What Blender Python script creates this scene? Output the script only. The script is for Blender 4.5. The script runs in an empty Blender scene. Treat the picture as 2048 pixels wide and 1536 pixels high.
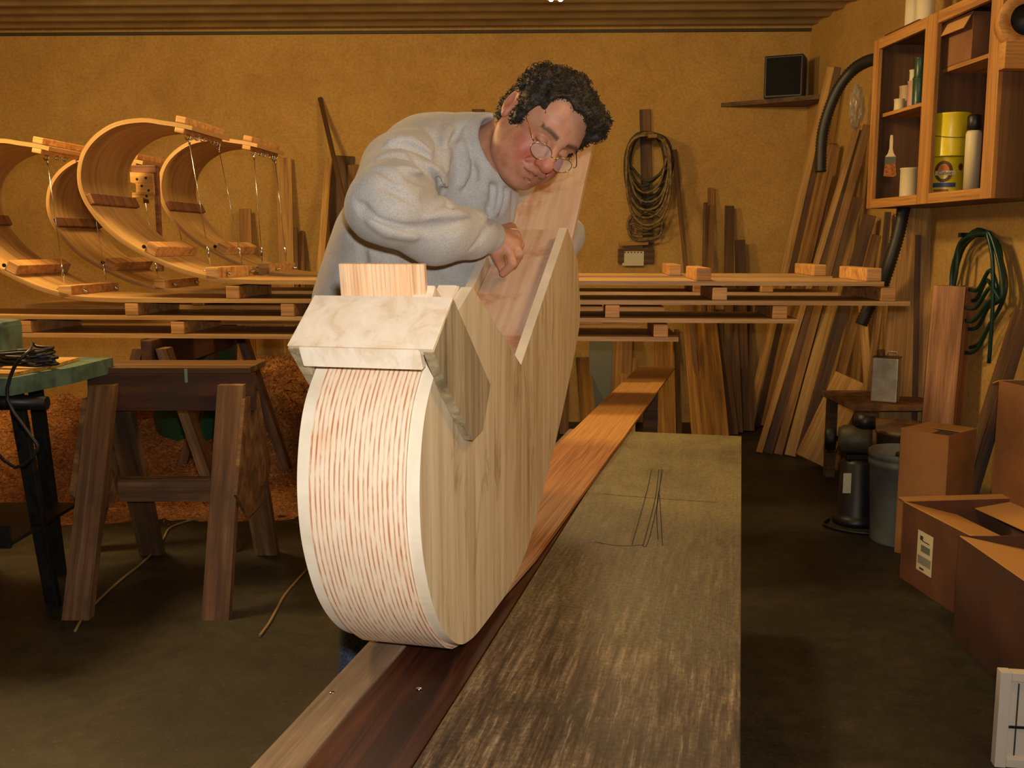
import bpy, bmesh, math, random
import numpy as np
from mathutils import Vector, Matrix, noise as mnoise

random.seed(7)
SC = bpy.context.scene
COL = SC.collection
R = math.radians

# ------------------------------------------------------------------ camera
F_PX, PITCH, CAM_H = 2000.0, R(7.9), 1.25
cam_data = bpy.data.cameras.new('camera')
cam_data.sensor_fit = 'HORIZONTAL'
cam_data.sensor_width = 36.0
cam_data.lens = F_PX / 2048.0 * 36.0
cam_data.clip_start = 0.05
cam = bpy.data.objects.new('camera', cam_data)
COL.objects.link(cam)
cam.location = (0, 0, CAM_H)
cam.rotation_euler = (R(90) - PITCH, 0, 0)
SC.camera = cam

# ------------------------------------------------------------------ light and exposure
SC.view_settings.view_transform = 'Standard'
SC.view_settings.look = 'None'
SC.view_settings.exposure = 0.0
SC.view_settings.gamma = 1.0
SC.view_settings.use_curve_mapping = False
world = bpy.data.worlds.new('world')
SC.world = world
world.use_nodes = True
bgn = world.node_tree.nodes['Background']
bgn.inputs[0].default_value = (1.0, 0.72, 0.42, 1)
bgn.inputs[1].default_value = 0.02

def area(name, loc, target, size, size_y, power, color):
    l = bpy.data.lights.new(name, 'AREA')
    l.shape = 'RECTANGLE'; l.size = size; l.size_y = size_y
    l.energy = power; l.color = color
    o = bpy.data.objects.new(name, l); COL.objects.link(o)
    o.location = loc
    o.rotation_euler = (Vector(target) - Vector(loc)).to_track_quat('-Z', 'Y').to_euler()
    return o

WARM = (1.0, 0.66, 0.27)
# the camera's own flash, a hand's breadth above the lens
fl = bpy.data.lights.new('camera_flash', 'SPOT')
fl.energy = 105; fl.color = (1.0, 0.97, 0.93); fl.spot_size = R(95); fl.spot_blend = 0.6
fl.shadow_soft_size = 0.02
flo = bpy.data.objects.new('camera_flash', fl); COL.objects.link(flo)
flo.location = (0.03, -0.02, CAM_H + 0.09)
flo.rotation_euler = (R(90) - PITCH - R(1), 0, 0)
# fluorescent strips of the workshop ceiling (warm white balance)
def lamp(name, loc, power, rad):
    l = bpy.data.lights.new(name, 'POINT'); l.energy = power; l.color = WARM; l.shadow_soft_size = rad
    o = bpy.data.objects.new(name, l); COL.objects.link(o); o.location = loc; return o
lamp('ceiling_strip_light', (-2.1, 3.7, 2.42), 150, 0.22)
lamp('ceiling_strip_light', (0.24, 4.35, 2.40), 62, 0.12)
lamp('ceiling_strip_light', (1.1, 1.6, 2.42), 36, 0.22)

# ------------------------------------------------------------------ picture rays -> real places
def ray(u, v):
    x = (u - 1024) / F_PX; y = -(v - 768) / F_PX
    return Vector((x, math.cos(PITCH) + y * math.sin(PITCH), -math.sin(PITCH) + y * math.cos(PITCH)))
EYE = Vector((0, 0, CAM_H))
def P(u, v, Y):
    d = ray(u, v); return EYE + d * (Y / d.y)
def PZ(u, v, z=0.0):
    d = ray(u, v); return EYE + d * ((z - CAM_H) / d.z)
def PN(u, v, p0, n):
    d = ray(u, v); return EYE + d * ((p0 - EYE).dot(n) / d.dot(n))

# ------------------------------------------------------------------ properties
def tag(o, label=None, cat=None, group=None, kind=None):
    if label: o['label'] = label
    if cat: o['category'] = cat
    if group: o['group'] = group
    if kind: o['kind'] = kind
    return o
def thing(name, label, cat, loc=(0, 0, 0), rotz=0.0, group=None):
    o = bpy.data.objects.new(name, None); COL.objects.link(o)
    o.empty_display_size = 0.1
    o.matrix_world = Matrix.Translation(Vector(loc)) @ Matrix.Rotation(rotz, 4, 'Z')
    return tag(o, label, cat, group)
def obj(name, me, mat, parent=None, M=None, label=None, smooth=False):
    """link one mesh; M = world matrix of its local frame"""
    o = bpy.data.objects.new(name, me); COL.objects.link(o)
    if mat is not None and len(me.materials) == 0: me.materials.append(mat)
    M = M if M is not None else Matrix.Identity(4)
    if parent is not None:
        o.parent = parent
        w = parent.matrix_basis.copy()
        q = parent
        while q.parent is not None:
            w = q.parent.matrix_basis @ w; q = q.parent
        o.matrix_basis = w.inverted() @ M
    else:
        o.matrix_basis = M
    if smooth:
        for p in me.polygons: p.use_smooth = True
    if label: o['label'] = label
    return o
def struct(name, me, mat, M=None):
    return tag(obj(name, me, mat, None, M), kind='structure')

# ------------------------------------------------------------------ mesh builders
def recenter(me):
    """put a world-space mesh's origin at the middle of its foot; returns the matrix"""
    n = len(me.vertices); a = np.empty(n * 3, dtype=np.float32); me.vertices.foreach_get('co', a)
    a = a.reshape(-1, 3); lo = a.min(0); hi = a.max(0)
    c = np.array([(lo[0] + hi[0]) / 2, (lo[1] + hi[1]) / 2, lo[2]])
    me.vertices.foreach_set('co', (a - c).ravel().astype(np.float32)); me.update()
    return Matrix.Translation(Vector(c.tolist()))
class MB:
    def __init__(s): s.bm = bmesh.new()
    def box(s, c, size, M=None, bev=0.0, mi=0):
        r = bmesh.ops.create_cube(s.bm, size=1.0)
        vs = r['verts']
        for v in vs: v.co = Vector((v.co.x * size[0] + c[0], v.co.y * size[1] + c[1], v.co.z * size[2] + c[2]))
        fs = set(f for v in vs for f in v.link_faces)
        for f in fs: f.material_index = mi
        if bev > 0:
            es = list(set(e for v in vs for e in v.link_edges))
            rr = bmesh.ops.bevel(s.bm, geom=es, offset=bev, segments=2, affect='EDGES', profile=0.6)
            vs = list(set(v for f in rr['faces'] for v in f.verts) | set(v for v in vs if v.is_valid))
            vs = [v for v in vs if v.is_valid]
            for v in vs:
                for f in v.link_faces: f.material_index = mi
        if M is not None:
            for v in vs: v.co = M @ v.co
        return s
    def tube(s, pts, rad, seg=8, cap=True, mi=0, closed=False):
        pts = [Vector(p) for p in pts]; n = len(pts)
        rads = rad if isinstance(rad, (list, tuple)) else [rad] * n
        rings = []; up = None
        for i, p in enumerate(pts):
            if closed: t = pts[(i + 1) % n] - pts[i - 1]
            else: t = pts[min(i + 1, n - 1)] - pts[max(i - 1, 0)]
            t.normalize()
            if up is None:
                up = Vector((0, 0, 1)) if abs(t.z) < 0.9 else Vector((1, 0, 0))
            a = up - t * up.dot(t)
            if a.length < 1e-5: a = t.orthogonal()
            a.normalize(); b = t.cross(a); up = a
            rings.append([s.bm.verts.new(p + (a * math.cos(k * 2 * math.pi / seg) + b * math.sin(k * 2 * math.pi / seg)) * rads[i]) for k in range(seg)])
        m = n if closed else n - 1
        for i in range(m):
            r0, r1 = rings[i], rings[(i + 1) % n]
            for k in range(seg):
                f = s.bm.faces.new((r0[k], r0[(k + 1) % seg], r1[(k + 1) % seg], r1[k])); f.material_index = mi; f.smooth = True
        if cap and not closed:
            s.bm.faces.new(rings[0][::-1]).material_index = mi; s.bm.faces.new(rings[-1]).material_index = mi
        return s
    def lathe(s, prof, seg=32, M=None, mi=0, smooth=True):
        M = M or Matrix.Identity(4); rings = []
        for r, z in prof:
            if r < 1e-6: rings.append([s.bm.verts.new(M @ Vector((0, 0, z)))])
            else: rings.append([s.bm.verts.new(M @ Vector((r * math.cos(k * 2 * math.pi / seg), r * math.sin(k * 2 * math.pi / seg), z))) for k in range(seg)])
        for a, b in zip(rings, rings[1:]):
            for k in range(seg):
                k2 = (k + 1) % seg
                if len(a) == 1 and len(b) == 1: continue
                if len(a) == 1: f = s.bm.faces.new((a[0], b[k2], b[k]))
                elif len(b) == 1: f = s.bm.faces.new((a[k], a[k2], b[0]))
                else: f = s.bm.faces.new((a[k], a[k2], b[k2], b[k]))
                f.smooth = smooth; f.material_index = mi
        return s
    def prism(s, poly, t0, t1, M, bev=0.0, mi=0):
        """poly = [(x,z)] in local XZ, extruded along local Y from t0 to t1"""
        a = [s.bm.verts.new(M @ Vector((x, t0, z))) for x, z in poly]
        b = [s.bm.verts.new(M @ Vector((x, t1, z))) for x, z in poly]
        fs = [s.bm.faces.new(a), s.bm.faces.new(b[::-1])]
        n = len(poly)
        for k in range(n): fs.append(s.bm.faces.new((a[k], b[k], b[(k + 1) % n], a[(k + 1) % n])))
        for f in fs: f.material_index = mi
        if bev > 0:
            es = list(set(e for f in fs[:2] for e in f.edges))
            bmesh.ops.bevel(s.bm, geom=es, offset=bev, segments=2, affect='EDGES')
        return s
    def face(s, pts, mi=0):
        f = s.bm.faces.new([s.bm.verts.new(Vector(p)) for p in pts]); f.material_index = mi; return s
    def me(s, name='m'):
        bmesh.ops.recalc_face_normals(s.bm, faces=s.bm.faces[:])
        m = bpy.data.meshes.new(name); s.bm.to_mesh(m); s.bm.free(); return m
    def put(s, name, mat, parent=None, label=None):
        """world-space geometry as one object, origin at its foot"""
        m = s.me(name); mats = mat if isinstance(mat, (list, tuple)) else [mat]
        for k in mats: m.materials.append(k)
        M = recenter(m)
        return obj(name, m, None, parent, M, label)

def frame(A, B, normal_hint):
    """matrix whose X runs A->B, Z near normal_hint, origin at A"""
    x = (B - A).normalized(); z = (normal_hint - x * normal_hint.dot(x)).normalized(); y = z.cross(x)
    M = Matrix.Identity(4)
    for i in range(3): M[i][0] = x[i]; M[i][1] = y[i]; M[i][2] = z[i]; M[i][3] = A[i]
    return M
def plank(name, A, B, w, t, mat, label=None, cat=None, group=None, parent=None, hint=(0, -1, 0), bev=0.002, warp=0.0):
    """a board from A to B: long axis local X, width local Y, thickness local Z"""
    A = Vector(A); B = Vector(B); L = (B - A).length
    b = MB(); b.box((L / 2, 0, 0), (L, w, t), bev=bev)
    if warp:
        bmesh.ops.bisect_plane
    o = obj(name, b.me(name), mat, parent, frame(A, B, Vector(hint)))
    if parent is None: tag(o, label, cat, group)
    elif label: o['label'] = label
    return o
def catmull(pts, n=8, closed=False):
    pts = [Vector(p) for p in pts]; out = []
    N = len(pts); m = N if closed else N - 1
    for i in range(m):
        p0 = pts[(i - 1) % N] if closed or i > 0 else pts[0]; p1 = pts[i]
        p2 = pts[(i + 1) % N]; p3 = pts[(i + 2) % N] if closed or i + 2 < N else pts[-1]
        for k in range(n):
            t = k / n
            out.append(0.5 * ((2 * p1) + (p2 - p0) * t + (2 * p0 - 5 * p1 + 4 * p2 - p3) * t * t + (3 * p1 - p0 - 3 * p2 + p3) * t ** 3))
    if not closed: out.append(pts[-1])
    return out

# ------------------------------------------------------------------ materials
def hexc(h, k=1.0):
    v = [int(h[i:i + 2], 16) / 255 for i in (0, 2, 4)]
    return tuple(((c / 12.92) if c <= 0.04045 else ((c + 0.055) / 1.055) ** 2.4) * k for c in v) + (1,)
class NT:
    def __init__(s, name, rough=0.6, metal=0.0, spec=0.5):
        s.m = bpy.data.materials.new(name); s.m.use_nodes = True; s.t = s.m.node_tree; s.N = s.t.nodes
        s.b = s.N['Principled BSDF']; s.b.inputs['Roughness'].default_value = rough
        s.b.inputs['Metallic'].default_value = metal
        s.b.inputs['Specular IOR Level'].default_value = spec
    def n(s, ty, **kw):
        o = s.N.new(ty)
        for k, v in kw.items():
            if k in o.inputs.keys() if isinstance(k, str) else False: o.inputs[k].default_value = v
            else: setattr(o, k, v)
        return o
    def l(s, a, b): s.t.links.new(a, b)
    def coord(s, scale=(1, 1, 1), rot=(0, 0, 0), uv=False, rnd=True):
        tc = s.n('ShaderNodeTexCoord'); mp = s.n('ShaderNodeMapping')
        mp.inputs['Scale'].default_value = scale; mp.inputs['Rotation'].default_value = rot
        src = tc.outputs['UV' if uv else 'Object']
        if rnd and not uv:
            oi = s.n('ShaderNodeObjectInfo'); mu = s.n('ShaderNodeMath', operation='MULTIPLY'); mu.inputs[1].default_value = 37.0
            s.l(oi.outputs['Random'], mu.inputs[0])
            ad = s.n('ShaderNodeVectorMath', operation='ADD'); s.l(src, ad.inputs[0]); s.l(mu.outputs[0], ad.inputs[1]); src = ad.outputs[0]
        s.l(src, mp.inputs['Vector']); return mp.outputs[0]
    def noise(s, vec, scale=5, detail=4, rough=0.6, dist=0.0):
        o = s.n('ShaderNodeTexNoise'); o.inputs['Scale'].default_value = scale; o.inputs['Detail'].default_value = detail
        o.inputs['Roughness'].default_value = rough; o.inputs['Distortion'].default_value = dist; s.l(vec, o.inputs['Vector']); return o.outputs['Fac']
    def ramp(s, fac, stops, interp='LINEAR'):
        o = s.n('ShaderNodeValToRGB'); cr = o.color_ramp; cr.interpolation = interp
        while len(cr.elements) < len(stops): cr.elements.new(0.5)
        for e, (p, c) in zip(cr.elements, stops): e.position = p; e.color = c if len(c) == 4 else tuple(c) + (1,)
        s.l(fac, o.inputs[0]); return o.outputs[0]
    def mix(s, fac, a, b, mode='MIX'):
        o = s.n('ShaderNodeMix', data_type='RGBA', blend_type=mode)
        if isinstance(fac, (int, float)): o.inputs[0].default_value = fac
        else: s.l(fac, o.inputs[0])
        for i, x in ((6, a), (7, b)):
            if isinstance(x, tuple): o.inputs[i].default_value = x
            else: s.l(x, o.inputs[i])
        return o.outputs[2]
    def color(s, x):
        if isinstance(x, tuple): s.b.inputs['Base Color'].default_value = x
        else: s.l(x, s.b.inputs['Base Color'])
    def bump(s, h, strength=0.3, dist=0.002):
        o = s.n('ShaderNodeBump'); o.inputs['Strength'].default_value = strength; o.inputs['Distance'].default_value = dist
        s.l(h, o.inputs['Height']); s.l(o.outputs[0], s.b.inputs['Normal'])
W_ = (1, 1, 1, 1); K_ = (0, 0, 0, 1)
def wood(name, light, mid, dark, axis=0, rough=0.62, grain=26, blotch=None, bump=0.25, var=0.28, rot=(0, 0, 0)):
    s = NT(name, rough)
    sc = [grain] * 3; sc[axis] = grain * 0.045
    v = s.coord(tuple(sc), rot)
    sc2 = [grain * 7] * 3; sc2[axis] = grain * 0.22
    v2 = s.coord(tuple(sc2), rot)
    g1 = s.noise(v, 1.0, 5, 0.62, 0.6); g2 = s.noise(v2, 1.0, 2, 0.5)
    c = s.ramp(g1, [(0.30, hexc(dark)), (0.48, hexc(mid)), (0.66, hexc(light))])
    f = s.ramp(g2, [(0.36, (0.62, 0.62, 0.62, 1)), (0.56, W_)])
    c = s.mix(0.65, c, f, 'MULTIPLY')
    if blotch:
        vb = s.coord((1, 1, 1)); nb = s.noise(vb, 4.5, 4, 0.6)
        fb = s.ramp(nb, [(0.45, K_), (0.66, W_)])
        c = s.mix(fb, c, s.mix(0.75, c, hexc(blotch), 'MIX'))
    oi = s.n('ShaderNodeObjectInfo')
    k = s.ramp(oi.outputs['Random'], [(0, (1 - var,) * 3 + (1,)), (1, W_)])
    c = s.mix(1.0, c, k, 'MULTIPLY')
    s.color(c); s.bump(g2, bump, 0.001)
    return s.m
def plain(name, col, rough=0.5, metal=0.0, var=None, scale=30, spec=0.5, bump=0.0):
    s = NT(name, rough, metal, spec)
    if var:
        v = s.coord(); nn = s.noise(v, scale, 4, 0.6)
        s.color(s.ramp(nn, [(0.35, hexc(var)), (0.62, hexc(col))]))
        if bump: s.bump(nn, bump, 0.002)
    else: s.color(hexc(col))
    return s.m

M_PINE = wood('pine_lumber', 'dcae62', 'c49346', '936428', grain=22)
M_PINE_D = wood('aged_pine_lumber', 'b88840', '94682a', '604017', grain=22)
M_BROWN = wood('brown_board', '80592a', '5c3e1a', '38250e', grain=20)
M_OAKR = wood('oak_slat', 'dfae6e', 'cb9454', '9c6833', grain=30, var=0.12)
M_CHERRY = wood('dark_slat', '9c6b45', '80502f', '5a351e', grain=30)
M_ENDGR = wood('post_wood', 'c9966a', 'a97750', '7d5232', grain=20, var=0.1)
M_STEEL = plain('bright_steel', 'c8ccc8', 0.22, 1.0)
M_IRON = plain('dark_iron', '2a2c2a', 0.5, 0.6, '14161a')
M_BLACK = plain('black_plastic', '15171a', 0.45, 0.0)
# ================================================================== the room
CEIL = 2.73
BL = P(0, 59, 7.15); BR = P(1622, 43, 7.0)
bdir = Vector((BR.x - BL.x, BR.y - BL.y, 0)).normalized(); bn = Vector((bdir.y, -bdir.x, 0))   # towards the camera
CORNER = Vector((BR.x, BR.y, 0))
rdir = Vector((0.0755, -1, 0)).normalized(); rn = Vector((-1, -0.0755, 0)).normalized()            # right wall runs towards the camera
def back_at(x): return CORNER.y + (x - CORNER.x) * bdir.y / bdir.x
def right_at(y): return CORNER.x + (CORNER.y - y) * 0.0755
def PB(u, v, off=0.0):
    return PN(u, v, CORNER + bn * off, bn)
def PRW(u, v, off=0.0):
    return PN(u, v, CORNER + rn * off, rn)

s = NT('wall_board', 0.8)
v = s.coord(rnd=False)
n1 = s.noise(v, 1.3, 5, 0.6, 0.4); n2 = s.noise(v, 60, 3, 0.6); n3 = s.noise(v, 5, 6, 0.7, 1.5)
c = s.ramp(n1, [(0.3, hexc('b58f4a')), (0.7, hexc('c8a258'))])
c = s.mix(0.16, c, s.ramp(n3, [(0.36, hexc('9d6c30')), (0.56, W_)]), 'MULTIPLY')
c = s.mix(0.25, c, s.ramp(n2, [(0.35, hexc('8a6a3a')), (0.6, W_)]), 'MULTIPLY')
s.color(c); s.bump(n2, 0.12, 0.002); M_WALL = s.m

s = NT('concrete_floor', 0.55)
v = s.coord(rnd=False)
n1 = s.noise(v, 1.6, 6, 0.65, 0.6); n2 = s.noise(v, 14, 5, 0.7); n3 = s.noise(v, 90, 3, 0.6)
c = s.ramp(n1, [(0.30, hexc('1e1d17')), (0.52, hexc('322f23')), (0.75, hexc('4a4230'))])
c = s.mix(0.6, c, s.ramp(n2, [(0.35, hexc('6a6a60')), (0.62, W_)]), 'MULTIPLY')
c = s.mix(0.3, c, s.ramp(n3, [(0.60, K_), (0.74, hexc('8a744a'))]), 'ADD')
s.color(c); s.bump(n2, 0.25, 0.003); M_FLOOR = s.m
s = NT('ceiling_steel', 0.45, 0.25)
v = s.coord(rnd=False); n1 = s.noise(v, 3, 4, 0.6)
s.color(s.ramp(n1, [(0.3, hexc('8a7650')), (0.7, hexc('a89468'))])); M_CEIL = s.m

b = MB(); b.box((0, 2.6, -0.05), (10.5, 10.4, 0.1)); struct('floor', b.me(), M_FLOOR)
XL, YF = -4.6, -2.2
bw = MB()
p0 = CORNER + bdir * 0.1 - bn * 0.05; q0 = Vector((XL - 0.1, back_at(XL - 0.1), 0)) - bn * 0.05
Mw = frame(Vector((q0.x, q0.y, 0)), Vector((p0.x, p0.y, 0)), Vector((0, 0, 1)))
L = (p0 - q0).length
bw.box((L / 2, 0, 1.4), (L, 0.1, 2.8)); struct('wall_back', bw.me(), M_WALL, Mw)
ps = CORNER - rdir * 0.1 - rn * 0.05; pe = Vector((right_at(YF), YF, 0)) - rn * 0.05
Mr = frame(ps, pe, Vector((0, 0, 1))); L = (pe - ps).length
b = MB(); b.box((L / 2, 0, 1.4), (L, 0.1, 2.8)); struct('wall_right', b.me(), M_WALL, Mr)
b = MB(); b.box((XL - 0.05, 2.6, 1.4), (0.1, 9.9, 2.8)); struct('wall_left', b.me(), M_WALL)
b = MB(); b.box((-0.8, YF - 0.05, 1.4), (8.2, 0.1, 2.8)); struct('wall_front', b.me(), M_WALL)
# corrugated steel ceiling, ribs parallel to the back wall
prof = []; y = -0.15
while y < 9.7:
    prof += [(y, 0.0), (y + 0.045, 0.028), (y + 0.075, 0.028), (y + 0.12, 0.0), (y + 0.165, 0.006), (y + 0.195, 0.0)]
    y += 0.21
b = MB(); top = []; bot = []
yw = YF - 0.1
xs = (XL - 0.1, 3.2)
prev = None
for (py, pz) in prof:
    yy = 7.42 - py
    r_ = [b.bm.verts.new((x, yy + (x - BR.x) * bdir.y / bdir.x, CEIL - pz)) for x in xs]
    if prev: b.bm.faces.new((prev[0], prev[1], r_[1], r_[0]))
    prev = r_
me = b.me('ceiling')
o = struct('ceiling', me, M_CEIL)
md = o.modifiers.new('thick', 'SOLIDIFY'); md.thickness = -0.004; md.offset = 1
# dark angle strip where ceiling meets back wall
M_TRIM = plain('dark_trim', '3c3526', 0.6)
plank('trim_1', Vector((XL, back_at(XL), CEIL - 0.045)) + bn * 0.012, Vector((BR.x, BR.y, CEIL - 0.045)) + bn * 0.012, 0.02, 0.022, M_TRIM, hint=bn)
tag(bpy.data.objects['trim_1'], kind='structure')

# ================================================================== ceiling light (two bare tubes, far ends in view)
s = NT('lit_tube', 0.3); s.color((1, 1, 1, 1)); s.b.inputs['Emission Color'].default_value = (1, 0.93, 0.72, 1); s.b.inputs['Emission Strength'].default_value = 9; M_TUBE = s.m
M_FIX = plain('fixture_white', 'cfc7ad', 0.4)
e1 = P(1102, -2, 5.0); e2 = P(1121, -2, 5.0)
cx = (e1.x + e2.x) / 2; zt = e1.z
t = thing('fluorescent_light', 'bare twin tube strip light hanging from the ribbed ceiling', 'ceiling light', (cx, 4.4, zt))
for ex in (e1.x, e2.x):
    MB().tube([(ex, 5.0, zt), (ex, 3.8, zt)], 0.013, 12).put('tube', M_TUBE, t)
MB().box((cx, 4.4, zt + 0.075), (0.11, 1.26, 0.05), bev=0.006).put('housing', M_FIX, t)
for yy in (5.02, 3.78):
    MB().box((cx, yy, zt + 0.03), (0.09, 0.02, 0.06), bev=0.003).put('lamp_holder', M_FIX, t)
for yy in (4.8, 4.0):
    MB().tube([(cx, yy, zt + 0.09), (cx, yy, CEIL - 0.002)], 0.004, 6).put('hanger_rod', M_STEEL, t)
# ================================================================== workbench
TD = Vector((0.228, 1, 0)).normalized(); TN = Vector((TD.y, -TD.x, 0))
TZ = 0.60
near = 0.62
tr0 = PZ(1482, 1200, TZ)
def tb(s_, w_, z=TZ):     # s along the bench from the near end line, w from right edge to the left
    return tr0 + TD * s_ - TN * w_ + Vector((0, 0, z - TZ))
far_s = (PZ(1485, 872, TZ) - tr0).dot(TD); near_s = -1.05
Wt = 0.60
s = NT('weathered_plywood', 0.55)
v = s.coord((2, 16, 16), rnd=False); vf = s.coord((9, 150, 150), rnd=False); vb = s.coord((1, 1, 1), rnd=False)
g = s.noise(v, 1.6, 6, 0.68, 1.2); gf = s.noise(vf, 1.0, 4, 0.7); nb = s.noise(vb, 3.2, 6, 0.66, 0.5); nc = s.noise(vb, 1.7, 3, 0.5)
c = s.ramp(g, [(0.30, hexc('403022')), (0.50, hexc('6e573c')), (0.68, hexc('927a56'))])
c = s.mix(0.7, c, s.ramp(gf, [(0.38, hexc('55412f')), (0.58, W_)]), 'MULTIPLY')
c = s.mix(s.ramp(nb, [(0.46, K_), (0.66, (0.75,) * 3 + (1,))]), c, hexc('2e2418'))
c = s.mix(s.ramp(gf, [(0.58, K_), (0.72, (0.55,) * 3 + (1,))]), c, hexc('b09a74'))
tc = s.n('ShaderNodeTexCoord'); sx = s.n('ShaderNodeSeparateXYZ'); s.l(tc.outputs['Object'], sx.inputs[0])
gr = s.ramp(s.n('ShaderNodeMath').outputs[0], [(0, K_), (1, W_)])
mr = s.n('ShaderNodeMapRange'); mr.inputs['From Min'].default_value = 1.15; mr.inputs['From Max'].default_value = 2.3
ad = s.n('ShaderNodeMath', operation='ADD'); s.l(sx.outputs[0], ad.inputs[0]); m2 = s.n('ShaderNodeMath', operation='MULTIPLY'); m2.inputs[1].default_value = 0.9; s.l(nc, m2.inputs[0]); s.l(m2.outputs[0], ad.inputs[1])
s.l(ad.outputs[0], mr.inputs['Value'])
c2 = s.mix(0.5, s.ramp(nb, [(0.35, hexc('5a5434')), (0.62, hexc('968a5e'))]), s.ramp(g, [(0.3, hexc('5a5030')), (0.7, hexc('8a7e54'))]))
c = s.mix(mr.outputs[0], c, c2)
vg = s.coord((1, 1, 1), rnd=False); gg = s.noise(vg, 120, 4, 0.7); c = s.mix(0.5, c, s.ramp(gg, [(0.38, hexc('7a6a58')), (0.56, W_)]), 'MULTIPLY')
c = s.mix(s.ramp(gg, [(0.66, K_), (0.74, (0.6,) * 3 + (1,))]), c, hexc('c4b08c'))
s.color(c); s.bump(gf, 0.5, 0.0015); M_BENCH = s.m
M_EDGE = wood('worn_edge_board', 'a5896a', '84694c', '5c4630', grain=30, blotch='6c5640')
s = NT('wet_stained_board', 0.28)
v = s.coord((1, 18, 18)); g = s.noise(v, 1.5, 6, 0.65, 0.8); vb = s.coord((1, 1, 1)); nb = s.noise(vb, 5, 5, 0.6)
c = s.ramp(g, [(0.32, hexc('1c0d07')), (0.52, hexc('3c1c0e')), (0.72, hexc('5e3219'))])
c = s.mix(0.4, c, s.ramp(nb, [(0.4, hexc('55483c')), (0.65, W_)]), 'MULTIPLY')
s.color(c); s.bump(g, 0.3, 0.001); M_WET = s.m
bench = thing('workbench', 'low workbench with weathered plywood top in the foreground', 'workbench', tb(0.6, Wt / 2, 0))
def slab(name, w0, w1, z0, z1, s0, s1, mat, label=None):
    c0 = tb(s0, (w0 + w1) / 2, (z0 + z1) / 2); c1 = tb(s1, (w0 + w1) / 2, (z0 + z1) / 2)
    return plank(name, c0, c1, w1 - w0, z1 - z0, mat, parent=bench, hint=(0, 0, 1), label=label)
slab('plywood_top', 0.0, 0.402, TZ - 0.02, TZ, near_s, far_s, M_BENCH, 'weathered grey-brown plywood top')
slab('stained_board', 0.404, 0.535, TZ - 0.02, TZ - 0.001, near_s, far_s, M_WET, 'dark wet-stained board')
slab('edge_board', 0.537, 0.60, TZ - 0.02, TZ + 0.001, near_s, far_s, M_EDGE, 'pale worn edge board')
for w0 in (0.03, 0.53): slab('apron', w0, w0 + 0.036, TZ - 0.15, TZ - 0.021, near_s + 0.1, far_s - 0.1, M_BROWN)
for ss in (near_s + 0.35, far_s - 0.3):
    for w_ in (0.05, 0.55):
        a = tb(ss, w_, 0.0)
        plank('leg', a, a + Vector((0, 0, TZ - 0.151 + 0.0)), 0.085, 0.04, M_BROWN, parent=bench, hint=TD)
# nail heads
for (u, v_) in ((664, 1387), (838, 1377)):
    q = PZ(u, v_, TZ)
    MB().lathe([(0, 0.0022), (0.004, 0.002), (0.005, 0.0)], 12, Matrix.Translation(q + Vector((0, 0, 0.0002)))).put('nail_head', M_STEEL, bench)
# pencil scribbles on the plywood
M_PENCIL = plain('pencil_line', '1c1c1c', 0.8)
b = MB()
for pts in ([(1303, 940), (1292, 990), (1264, 1090)], [(1318, 939), (1310, 1000), (1286, 1092)], [(1323, 938), (1316, 1000), (1296, 1085), (1284, 1091)],
            [(1326, 939), (1314, 1010), (1316, 1080)], [(1319, 990), (1322, 1040), (1325, 1092)], [(1205, 988), (1300, 996), (1436, 1005)], [(1285, 1090), (1240, 1092), (1188, 1084)]):
    pts = [PZ(u, v_, TZ) for u, v_ in pts]; pts = catmull(pts, 4)
    for a, c_ in zip(pts, pts[1:]):
        d = (c_ - a).normalized(); n_ = Vector((-d.y, d.x, 0)) * 0.0011
        b.box(((a + c_) / 2 + Vector((0, 0, 0.0004))), (1, 1, 1), None) if False else b.face([a + n_ + Vector((0, 0, .0006)), c_ + n_ + Vector((0, 0, .0006)), c_ - n_ + Vector((0, 0, .0006)), a - n_ + Vector((0, 0, .0006))])
b.put('pencil_marks', M_PENCIL, bench)

# ================================================================== bending form
FD = Vector((0.25, 1, 0)).normalized(); FN = Vector((FD.y, -FD.x, 0))
F0 = Vector((-0.0748, 1.5169, 0.0))
FW = 0.18
Mf = Matrix.Identity(4)                     # local X = along the form, Y = to its left, Z up
for i in range(3): Mf[i][0] = FD[i]; Mf[i][1] = -FN[i]; Mf[i][2] = (0, 0, 1)[i]; Mf[i][3] = F0[i]
BZ = TZ + 0.011                              # top of the bent board where it lies flat
front = [(-0.052, 1.141), (-0.135, 1.074), (-0.182, 1.018), (-0.204, 0.943), (-0.204, 0.87), (-0.187, 0.805), (-0.150, 0.735), (-0.095, 0.676), (-0.03, 0.634), (0.03, 0.6175), (0.10, BZ + 0.001), (0.26, BZ + 0.001)]
rear = [(0.36, 0.627), (0.47, 0.664), (0.601, 0.742), (0.761, 0.846), (0.943, 0.992), (1.0, 1.05), (1.012, 1.10), (0.966, 1.214), (0.834, 1.29)]
def cm2(pts, n=6): return [(p.x, p.y) for p in catmull([Vector((a, b_, 0)) for a, b_ in pts], n)]
outline = cm2(front, 6)[:-1] + cm2([front[-1]] + rear[:6], 4)[:-1] + rear[5:] + [(0.379, 1.025), (0.054, 1.185)]
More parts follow.
